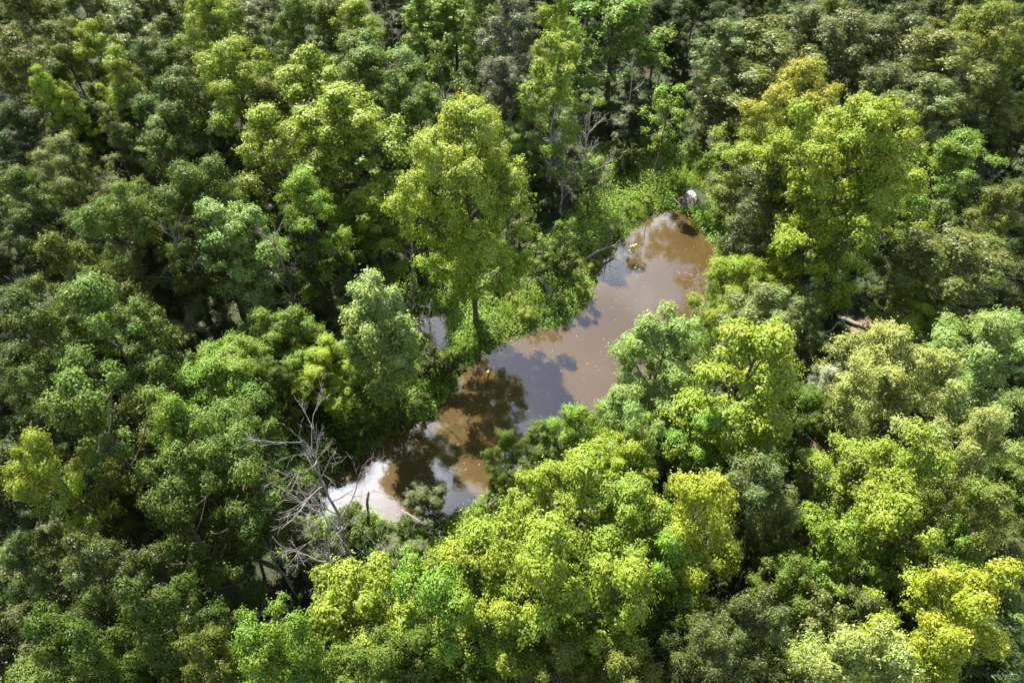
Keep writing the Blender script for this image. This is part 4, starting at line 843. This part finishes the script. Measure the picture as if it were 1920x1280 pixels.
# ============================================================ living trees: prototypes
def crown_mesh(name, H, R, form, lobes, clumps, leaves, leafL, leafW, base, seed, mat, clump_r=(.48, .85)):
    """crown of lobes > clumps > leaves round limbs; returns (crown mesh, trunk mesh)"""
    r = np.random.RandomState(seed)
    tb = Tubes()
    zt = np.linspace(-0.25, H * .93, 12)
    bend = np.cumsum(r.normal(0, .10, (12, 2)), 0); bend -= bend[0]
    bend *= (0.4 if form in 'TC' else 0.8)
    tr = R * .032 + H * .006
    axis = np.column_stack([bend, zt])
    flare = 1 + 0.6 * np.exp(-np.maximum(zt, 0) / .5)
    tb.add(axis, tr * (1 - .86 * np.clip(zt / H, 0, 1) ** .9) * flare, 7)
    def ax(z): return np.array([np.interp(z, zt, axis[:, 0]), np.interp(z, zt, axis[:, 1]), z])
    def prof(t):
        if form in 'TC': return math.sin(math.pi * min(1, .10 + .9 * t) ** .85) ** .55
        if form == 'B': return math.sin(math.pi * min(1, (.10 + .88 * t)) ** .95) ** .50
        if form == 'P': return 1 - t
        return math.sin(math.pi * min(1, (.08 + .90 * t)) ** .85) ** .62
    C, CR, CC, OUT = [], [], [], []
    ga = r.uniform(0, 6.28)
    for i in range(lobes):
        t = (i + .5) / lobes
        t = t ** .85
        ga += 2.4 + r.normal(0, .35)
        rad = R * prof(t)
        off = rad * r.uniform(.44, .72) if t < .9 else rad * r.uniform(.1, .5)
        z = H * (base + (1 - base) * (.04 + .86 * t)) + r.normal(0, H * .012)
        a = ax(min(z, H * .9))
        off *= r.choice([.8, 1, 1, 1.22]); z += r.normal(0, H * .02)
        lc = np.array([a[0] + math.cos(ga) * off, a[1] + math.sin(ga) * off, z])
        lr = max(R * .22, rad * r.uniform(.36, .52))
        zs = r.uniform(1.0, 1.45) if form in 'RB' else r.uniform(1.25, 1.8)
        z0 = max(H * base * .7, z - off * r.uniform(.7, 1.1) - .6)
        s = ax(z0); mid = s * .5 + lc * .5 + np.array([0, 0, -.12 * off])
        tb.add([s, s * .7 + mid * .3, mid, mid * .4 + lc * .6, lc], np.linspace(tr * .42, tr * .12, 5), 4)
        out = norm(np.array([math.cos(ga), math.sin(ga), .55]))
        k = max(4, int(clumps * r.uniform(.7, 1.3)))
        # each lobe is a plume: clumps round a limb that points up and outward, thinning to its tip
        lift = r.uniform(.7, 1.5) if form in 'RB' else r.uniform(1.3, 2.4)
        la = norm(np.array([math.cos(ga) * (1 - .6 * t), math.sin(ga) * (1 - .6 * t), lift]) + r.normal(0, .15, 3))
        s = r.uniform(-.75, 1.0, k); s[:2] = (.98, .8)
        rv = r.normal(size=(k, 3)) + out * .6; rv -= la * (rv @ la)[:, None]; rv = norm(rv)
        d = norm(rv * (1.05 - np.maximum(s, 0) * .5)[:, None] + la * np.maximum(s, -.2)[:, None] * .9 + np.array([0, 0, .15]))
        p = lc + la * (s * lr * 1.35 * zs)[:, None] + rv * (lr * (1 - .78 * np.maximum(s, 0)) * r.uniform(.5, 1.12, k))[:, None]
        for q, dd in zip(p, d):
            if q[2] > H: q[2] = H - r.uniform(0, .5)
            C.append(q); CR.append(clump_r[0] + (clump_r[1] - clump_r[0]) * r.uniform(0, 1) ** 1.5); CC.append(r.uniform(0, 1) * .75 + .25 * (i % 3) / 2); OUT.append(dd)
            m = lc * .45 + q * .55 + r.normal(0, .08, 3)
            tb.add([lc, m, q], [tr * .11, tr * .07, tr * .03], 3)
    C, CR, CC, OUT = map(np.array, (C, CR, CC, OUT))
    n = (leaves * (CR / CR.mean()) ** 2).astype(int)
    idx = np.repeat(np.arange(len(C)), n); m = len(idx)
    d = norm(r.normal(size=(m, 3)) + OUT[idx] * .35 + np.array([0, 0, .30]))
    # side sprays break up each clump's outline
    spray = 1 + .95 * np.maximum(0, np.sin(d[:, 0] * 5 + idx * 1.7) * np.sin(d[:, 1] * 5 + idx * .9))
    P = C[idx] + d * (CR[idx] * r.uniform(.20, 1, m) ** .45 * spray * np.where(r.uniform(0, 1, m) < .06, r.uniform(1, 1.6, m), 1))[:, None] * np.array([1, 1, .62])
    Nn = norm(d * .8 + OUT[idx] * .3 + np.array([0, 0, .40]) + r.normal(0, .38, (m, 3)))
    axis_l = None
    if form == 'W':
        wind = np.array([-.75, .25, .30]); axis_l = wind + r.normal(0, .42, (m, 3))
    else:
        axis_l = d * .6 + np.array([0, 0, -.25]) + r.normal(0, .6, (m, 3))
    sc = r.uniform(.7, 1.3, m)
    V, F = leaf_quads(P, Nn, leafL * sc, leafW * sc, axis=axis_l, rs=r)
    cm = mesh_quads(name + '_crown', V, F, mat, dict(leaf=r.uniform(0, 1, m), clump=CC[idx]))
    return cm, tb.mesh(name + '_trunk', BARK)

PROTO = {}
def proto(form, H, R, **k):
    PROTO.setdefault(form, []).append((H, R, *crown_mesh('tree', H, R, form, **k)))
for s in range(4): proto('R', 16, 3.0, lobes=15, clumps=11, leaves=240, leafL=.142, leafW=.092, base=.24, seed=10 + s, mat=LEAF, clump_r=(.30, .70))
for s in range(4): proto('R', 16, 4.2, lobes=19, clumps=14, leaves=285, leafL=.136, leafW=.090, base=.24, seed=20 + s, mat=LEAF, clump_r=(.34, .80))
for s in range(3): proto('T', 18, 3.0, lobes=18, clumps=11, leaves=205, leafL=.160, leafW=.104, base=.20, seed=30 + s, mat=LEAF, clump_r=(.30, .70))
for s in range(4): proto('W', 16, 3.3, lobes=16, clumps=12, leaves=225, leafL=.205, leafW=.072, base=.20, seed=40 + s, mat=LEAF_GLOSSY, clump_r=(.32, .74))
for s in range(2): proto('S', 12, 2.2, lobes=10, clumps=6, leaves=70, leafL=.21, leafW=.14, base=.26, seed=50 + s, mat=LEAF, clump_r=(.32, .6))
proto('B', 20.5, 4.8, lobes=30, clumps=17, leaves=245, leafL=.165, leafW=.108, base=.30, seed=61, mat=LEAF, clump_r=(.36, .82))
proto('C', 14, 2.4, lobes=17, clumps=15, leaves=185, leafL=.17, leafW=.105, base=.16, seed=71, mat=LEAF, clump_r=(.38, .62))
for s in range(3): proto('bush', 3, 1.8, lobes=8, clumps=7, leaves=80, leafL=.21, leafW=.13, base=.06, seed=80 + s, mat=HERB, clump_r=(.32, .55))

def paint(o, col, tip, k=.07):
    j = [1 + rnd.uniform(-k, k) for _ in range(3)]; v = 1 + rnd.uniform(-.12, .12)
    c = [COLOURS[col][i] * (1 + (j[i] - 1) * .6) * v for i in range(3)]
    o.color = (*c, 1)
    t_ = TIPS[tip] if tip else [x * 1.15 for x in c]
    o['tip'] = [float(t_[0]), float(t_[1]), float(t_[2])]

def plant(name, cat, x, y, h, r, form, col, tip, label, group, i):
    opts = sorted(PROTO[form], key=lambda p: abs(math.log((p[1] / p[0]) / (r / h))))
    near = [p for p in opts if abs(abs(math.log((p[1] / p[0]) / (r / h))) - abs(math.log((opts[0][1] / opts[0][0]) / (r / h)))) < .05]
    H, R, cm, tm = near[i % len(near)]
    rot = rnd.uniform(-.5, .5) if form == 'W' else rnd.uniform(0, 6.283)
    e = thing(name, label, cat, (x, y, gz(x, y)), rot, group)
    sx, sz = r / R, h / H
    for nm, me in (('trunk', tm), ('crown', cm)):
        o = link(nm, me, e); o.scale = (sx, sx, sz)
        if nm == 'crown': paint(o, col, tip)
    return e

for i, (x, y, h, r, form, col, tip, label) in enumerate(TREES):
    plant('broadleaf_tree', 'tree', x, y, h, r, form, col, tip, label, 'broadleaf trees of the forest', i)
for i, (x, y, h, r, col, label) in enumerate(BUSHES):
    plant('bank_bush', 'bush', x, y, h, r, 'bush', col, None, label, 'bushes along the banks', i)
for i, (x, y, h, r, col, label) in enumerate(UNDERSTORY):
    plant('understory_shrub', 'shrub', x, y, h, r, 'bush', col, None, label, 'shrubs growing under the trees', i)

# ============================================================ young spruces
def spruce(x, y, h, r, label, seed):
    q = np.random.RandomState(seed); e = thing('spruce_tree', label, 'tree', (x, y, gz(x, y)), 0, 'young spruces by the clearing')
    tb = Tubes(); tb.add([(0, 0, -.2), (0, 0, h * .5), (0, 0, h)], [.09, .05, .01], 6)
    P, A = [], []
    for k in range(int(h * 14)):
        z = h * (.08 + .92 * (k / (h * 14))); L = r * (1 - z / h) ** .85 * q.uniform(.8, 1.15) + .08; a = k * 2.4
        d = np.array([math.cos(a), math.sin(a), -.22])
        tb.add([(0, 0, z), d * L * .6 + (0, 0, z), d * L + (0, 0, z + .08 * L)], [.018, .012, .005], 3)
        m = int(60 * L + 14); u = q.uniform(.08, 1, m)
        P.append(d * (u * L)[:, None] + (0, 0, z) + q.normal(0, .06 + .03 * L, (m, 3))); A.append(np.tile(d, (m, 1)) + q.normal(0, .6, (m, 3)))
    P, A = np.concatenate(P), np.concatenate(A); m = len(P)
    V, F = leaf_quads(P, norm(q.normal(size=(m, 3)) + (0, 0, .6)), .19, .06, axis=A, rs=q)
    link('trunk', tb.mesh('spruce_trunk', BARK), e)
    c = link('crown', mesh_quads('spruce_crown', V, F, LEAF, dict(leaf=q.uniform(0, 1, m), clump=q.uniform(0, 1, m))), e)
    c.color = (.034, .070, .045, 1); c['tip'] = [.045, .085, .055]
spruce(25.4, 40.9, 8.6, 1.35, 'narrow blue-green spruce spire poking up between pale leaves', 3)
spruce(26.5, 39.4, 6.6, 1.2, 'shorter dark spruce beside the dark trail clearing', 4)

# ============================================================ bare and dead trees
def limb_path(q, p0, d0, L, seg, wob, curl):
    pts = [np.array(p0, float)]; d = norm(np.array(d0, float))
    for _ in range(seg):
        d = norm(d + q.normal(0, wob, 3) + np.array([0, 0, curl])); pts.append(pts[-1] + d * (L / seg))
    return np.array(pts), d

def grow(tb, q, p0, d0, L, r0, depth, curl=.05):
    seg = 6 if depth else 4
    pts, d = limb_path(q, p0, d0, L, seg, .15, curl)
    tb.add(pts, np.linspace(r0, r0 * .28, seg + 1), 5 if r0 > .03 else 3)
    if depth == 0: return
    n = 3 + int(L * 1.5) if depth > 1 else 2 + int(L * 2.2)
    for k in range(min(n, 11)):
        u = q.uniform(.2, .98); i = min(seg - 1, int(u * seg)); p = pts[i] + (pts[i + 1] - pts[i]) * (u * seg - i)
        t = norm(pts[i + 1] - pts[i]); s = norm(np.cross(t, q.normal(size=3)))
        grow(tb, q, p, t * q.uniform(.55, 1.0) + s * q.uniform(.5, .9), L * q.uniform(.28, .52) * (1.1 - .4 * u), max(.009, r0 * (1 - .7 * u) * .55), depth - 1, curl)

def bare_tree(x, y, lean, h, nb, tr, bark, label, i):
    q = np.random.RandomState(300 + i); mat = DEAD[bark]
    e = thing('bare_tree', label, 'bare tree', (x, y, gz(x, y)), 0, 'bare and dead trees')
    n = 10; z = np.linspace(-.3, h, n); u = np.clip(z / h, 0, 1)
    wob = np.cumsum(q.normal(0, h * .012, (n, 2)), 0); wob -= wob[0]; wob -= np.outer(u, wob[-1])
    pts = np.column_stack([lean * u ** 1.15 + wob[:, 0], wob[:, 1], z])
    if bark == 'pink' : tr *= .8
    tb = Tubes(); tb.add(pts, tr * (1 - .88 * u) * (1 + .5 * np.exp(-np.maximum(z, 0) / .4)), 7); link('trunk', tb.mesh('bare_trunk', mat), e)
    lo = .12 if nb >= 14 else .38
    for k in range(nb):
        t = lo + (1 - lo) * (k + q.uniform(.1, .9)) / nb * .97
        f = t * h; p = np.array([np.interp(f, z, pts[:, 0]), np.interp(f, z, pts[:, 1]), f])
        a = k * 2.4 + q.uniform(-.5, .5); el = q.uniform(.55, 1.2)
        d = np.array([math.cos(a) * math.cos(el), math.sin(a) * math.cos(el), math.sin(el)])
        L = h * q.uniform(.20, .36) * (1.15 - .6 * t) if nb > 3 else h * .12
        tb = Tubes(); grow(tb, q, p, d, L, max(.016, tr * (1 - .75 * t) * .46), 2)
        link('branch', tb.mesh('bare_branch', mat), e)
for i, row in enumerate(BARE_TREES): bare_tree(*row, i)

# ============================================================ fallen and broken wood
def log(name, a, b, ra, rb, bark, label, stubs, seed, sag=0.0, group=None):
    q = np.random.RandomState(seed); a, b = np.array(a, float), np.array(b, float)
    e = thing(name, label, 'log', tuple(a), 0, group); u = np.linspace(0, 1, 9)
    pts = np.outer(u, b - a) + np.column_stack([q.normal(0, .05, (9, 2)), sag * np.sin(u * math.pi)]); pts[0] = 0
    tb = Tubes(); r = ra + (rb - ra) * u; r[0] *= .9
    tb.add(np.vstack([pts[:1] - (pts[1] - pts[0]) * .01, pts, pts[-1:] + (pts[-1] - pts[-2]) * .03]), np.concatenate([[.01], r, [.01]]), 9); link('trunk', tb.mesh('log_trunk', DEAD[bark]), e)
    for k in range(stubs):
        t = q.uniform(.3, 1); p = np.array([np.interp(t, u, pts[:, j]) for j in range(3)])
        tb = Tubes(); grow(tb, q, p, norm(b - a) * .6 + norm(q.normal(size=3)) * .7 + (0, 0, .45), q.uniform(.7, 1.9), rb * .35, 1); link('branch', tb.mesh('log_branch', DEAD[bark]), e)
def on(x, y, up=.15): return (x, y, gz(x, y) + up)
log('fallen_log', on(6.0, 46.6, .35), (9.6, 49.2, .75), .13, .08, 'grey', 'grey fallen trunk lying along the herb bank with upright stems', 2, 1, .35)
log('fallen_log', on(-17.3, 14.6, .2), on(-12.6, 15.9, .25), .22, .14, 'grey', 'thick grey fallen log in a shaded gap below the bushy green tree', 5, 2, .05)
log('fallen_log', on(-16.6, 14.2, .15), on(-13.0, 15.1, .2), .16, .10, 'brown', 'brown fallen log lying alongside the thick grey log', 3, 3, .03)
log('fallen_log', on(27.6, 39.8, .2), on(31.2, 37.0, .2), .20, .13, 'brown', 'brown fallen log across the dark trail clearing', 1, 4, .05)
log('fallen_limb', (-17.0, 19.9, 2.2), (-10.6, 17.4, 2.0), .15, .05, 'grey', 'grey fallen limb with many branches hung up among dark shrubs', 9, 5, .5)
log('fallen_limb', (-7.2, 21.4, 2.0), on(-4.8, 19.4, .5), .045, .02, 'grey', 'thin grey arching limb over the dark shore tree', 6, 6, 1.1)
log('fallen_limb', on(22.2, 33.0, 5.0), on(24.0, 34.0, 6.4), .08, .03, 'grey', 'grey bare limb lodged in bright crowns on the trail bank', 4, 7, .1)

def bent_tree():
    q = np.random.RandomState(9); x, y = 1.25, 42.4
    e = thing('bent_tree', 'grey dead tree bent over into an arch with hanging twigs on the sunny bank', 'bare tree', (x, y, gz(x, y)), 0, 'bare and dead trees')
    pts = np.array([(0, 0, -.2), (.02, 0, .8), (.08, 0, 1.8), (.35, -.05, 2.5), (.8, -.15, 2.65), (1.3, -.3, 2.35), (1.8, -.45, 1.7), (2.1, -.6, 1.1)])
    tb = Tubes(); tb.add(pts, [.09, .085, .075, .065, .055, .045, .03, .012], 6); link('trunk', tb.mesh('bent_trunk', DEAD['grey']), e)
    for k in range(13):
        t = q.uniform(2.6, 6.6); i = int(t); p = pts[i] + (pts[i + 1] - pts[i]) * (t - i)
        tb = Tubes(); grow(tb, q, p, (q.uniform(.4, 1), q.uniform(-.6, .3), q.uniform(-.9, 0)), q.uniform(.8, 1.5), .02, 1, -.16); link('branch', tb.mesh('bent_branch', DEAD['pale']), e)
bent_tree()

def snag():
    x, y = -9.2, 20.35
    e = thing('broken_snag', 'slim dark snag with a fresh orange broken top standing before the water', 'snag', (x, y, gz(x, y)))
    tb = Tubes(); tb.add([(0, 0, -.2), (.08, 0, 1.4), (.3, .05, 3), (.45, 0, 4.4), (.7, 0, 5.5)], [.12, .10, .09, .085, .08], 7); link('trunk', tb.mesh('snag_trunk', DEAD['dark']), e)
    tb = Tubes(); tb.add([(.69, 0, 5.47), (.71, 0, 5.56), (.74, .03, 5.72)], [.078, .065, .01], 7); link('broken_top', tb.mesh('snag_top', DEAD['brokenwood']), e)
snag()

# stick dam with foaming water behind the creek's head
fc = np.mean(np.array(FOAM), 0)
def foam_sheet():
    P = smooth_poly(FOAM, 2); c = P.mean(0); P = c + (P - c) * .8; k = np.linspace(0, 1, 8)
    n = len(P); Q = (c + (P - c)[None] * k[1:, None, None]).reshape(-1, 2)
    q = np.random.RandomState(2); z = .06 + q.uniform(0, .07, len(Q)) - .05 * np.repeat(k[1:], n) ** 4
    F = [[r * n + j, r * n + (j + 1) % n, (r + 1) * n + (j + 1) % n, (r + 1) * n + j] for r in range(6) for j in range(n)]
    F += [[j, j + 1, j + 2, (j + 3) % n] for j in range(0, 0)]
    V = np.column_stack([Q, z + ground_z(Q)]); V = np.vstack([V, [[c[0], c[1], .1 + gz(*c)]]]); ci = len(V) - 1
    F += [[ci, j, (j + 1) % n, (j + 2) % n] for j in range(0, n, 2)]
    o = link('foaming_water', mesh_quads('foaming_water', V, F, FOAM_M, smooth=True)); o['kind'] = 'structure'
foam_sheet()
dam = thing('stick_dam', 'small dam of bare sticks across white foaming water at the head of the creek', 'dam', (fc[0] - .2, fc[1] - .5, gz(fc[0], fc[1])))
q = np.random.RandomState(12); stick_meshes = []
for k in range(4):
    tb = Tubes(); tb.add([(-.9, 0, 0), (-.3, q.normal(0, .05), .03), (.3, q.normal(0, .05), .02), (.9, 0, 0)], [.02, .038, .032, .015], 5); stick_meshes.append(tb.mesh('stick', DEAD['brown' if k % 2 else 'pink']))
for k in range(44):
    s = link('stick', stick_meshes[k % 4], dam); s.location = (q.normal(0, .55), q.normal(0, .55), q.uniform(.06, .42)); s.rotation_euler = (0, q.normal(0, .25), q.uniform(0, 3.14)); s.scale = (q.uniform(.45, 1.1),) * 3

# lily pads
def pad_mesh():
    a = np.linspace(.25, 2 * math.pi - .25, 13); V = [(0, 0, .0)] + [(math.cos(t), math.sin(t), .02 * math.sin(3 * t)) for t in a]
    return mesh_quads('lily_pad', V, [[0, j, j + 1, j + 2] for j in range(1, 12, 2)], PAD)
pm = pad_mesh()
for k, (x, y) in enumerate([(10.7, 49.4), (11.0, 49.35), (10.9, 49.75), (11.25, 49.95), (11.5, 50.05), (11.1, 49.0), (11.75, 50.2), (11.6, 46.6), (11.3, 46.9), (11.45, 47.2), (-1.9, 34.6)]):
    o = link('lily_pad', pm, None, (x, y, .012 + k * .0004)); s = rnd.uniform(.07, .16); o.scale = (s, s * .9, s); o.rotation_euler = (0, 0, rnd.uniform(0, 6))
    tag(o, 'small yellowish-green lily pad floating on the brown creek', 'lily pad', 'lily pads on the creek')

# ============================================================ ground vegetation (nobody could count it)
def tufts(name, label, P, hgt, per, leafL, leafW, col, tip, seed, upright):
    q = np.random.RandomState(seed); n = len(P); z = ground_z(P)
    idx = np.repeat(np.arange(n), per); m = len(idx); u = q.uniform(.15, 1, m); a = q.uniform(0, 6.283, m); sp = q.uniform(.05, .34, m) * (1 - .4 * upright)
    hh = hgt[idx] * u
    C = np.column_stack([P[idx, 0] + np.cos(a) * sp * (1 + u), P[idx, 1] + np.sin(a) * sp * (1 + u), z[idx] + hh])
    out = np.column_stack([np.cos(a), np.sin(a), np.zeros(m)])
    if upright:
        ax = out * .45 + np.array([0, 0, 1]) + q.normal(0, .2, (m, 3)); Nn = norm(out + q.normal(0, .35, (m, 3)) + (0, 0, .35)); L = leafL * (.6 + .8 * q.uniform(0, 1, m)) * np.clip(hgt[idx], .5, 1.6)
    else:
        ax = out + q.normal(0, .5, (m, 3)); Nn = norm(out * .35 + q.normal(0, .45, (m, 3)) + (0, 0, .9)); L = leafL * q.uniform(.7, 1.3, m)
    V, F = leaf_quads(C, Nn, L, leafW * q.uniform(.7, 1.3, m), axis=ax, rs=q)
    patch = .5 + .5 * np.sin(P[:, 0] * 1.1 + 2 * np.sin(P[:, 1] * .7)) * np.sin(P[:, 1] * .9 + 1)
    o = link(name, mesh_quads(name, V, F, HERB, dict(leaf=q.uniform(0, 1, m), clump=np.clip(patch[idx] + q.normal(0, .15, m), 0, 1))))
    o['kind'] = 'stuff'; o['label'] = label; o['category'] = 'plants'; o.color = (*col, 1); o['tip'] = list(tip)
    return o
q = np.random.RandomState(77)
S = np.column_stack([q.uniform(-22, 32, 90000), q.uniform(14, 68, 90000)]); d = water_dist(S)
A0, A1 = np.array(CREEK[0]), np.array([18.0, 56.0]); back = ((A1 - A0)[0] * (S[:, 1] - A0[1]) - (A1 - A0)[1] * (S[:, 0] - A0[0])) > 0
reach = np.where(back, 5.5, 3.0)
mead = (np.hypot((S[:, 0] - 14) / 7.5, (S[:, 1] - 60) / 6.5) < 1)
keep = ((d > -.12) & (d < reach) | mead & (d > 0)) & (q.uniform(0, 1, len(S)) < np.where(d < 1.2, .85, .5))
keep &= np.hypot(S[:, 0] - fc[0], S[:, 1] - fc[1]) > 1.7
S, d = S[keep], d[keep]
grassy = (np.sin(S[:, 0] * .55 + 1) * np.sin(S[:, 1] * .5) + q.normal(0, .35, len(S))) > .15
hg = (.35 + .75 * np.clip(d / 2.0, 0, 1)) * q.uniform(.6, 1.35, len(S))
tufts('bank_herbs', 'lush bright green leafy herbs covering the banks of the creek', S[~grassy], hg[~grassy], 9, .19, .12, (.205, .345, .048), (.290, .400, .075), 5, 0)
tufts('bank_grass', 'tall light green grass and sedge growing along the banks of the creek', S[grassy], hg[grassy] * .9, 9, .42, .05, (.215, .345, .052), (.300, .400, .085), 6, 1)
S = np.column_stack([q.uniform(-70, 70, 26000), q.uniform(6, 108, 26000)]); d = water_dist(S)
tl = np.asarray(TRAIL); dt = np.min(np.linalg.norm(S[:, None] - np.repeat(tl, 1, 0)[None], axis=2), 1)
patchy = np.sin(S[:, 0] * .45) * np.sin(S[:, 1] * .4 + 1) + q.normal(0, .4, len(S)) > -.15
keep = (d > 2.5) & (dt > 2.2) & patchy & (np.abs(S[:, 0]) < 26 + S[:, 1] * .55)
S = S[keep]
tufts('forest_floor_plants', 'low dark green plants covering the forest floor', S, q.uniform(.15, .6, len(S)), 7, .30, .19, (.045, .085, .022), (.06, .10, .025), 8, 0)

# bits of leaf and twig drifting on the creek
q = np.random.RandomState(21); P = np.column_stack([q.uniform(-13, 19, 3000), q.uniform(20, 56, 3000)]); P = P[water_dist(P) < -.25][:170]
V, F = leaf_quads(np.column_stack([P, q.uniform(.012, .02, len(P))]), norm(np.array([0, 0, 1.0]) + q.normal(0, .05, (len(P), 3))), q.uniform(.05, .13, len(P)), q.uniform(.03, .07, len(P)), axis=q.normal(size=(len(P), 3)), rs=q)
o = link('floating_debris', mesh_quads('floating_debris', V, F, DEAD['pale'])); o['kind'] = 'stuff'; o['label'] = 'pale bits of leaf and twig drifting on the brown creek'; o['category'] = 'debris'
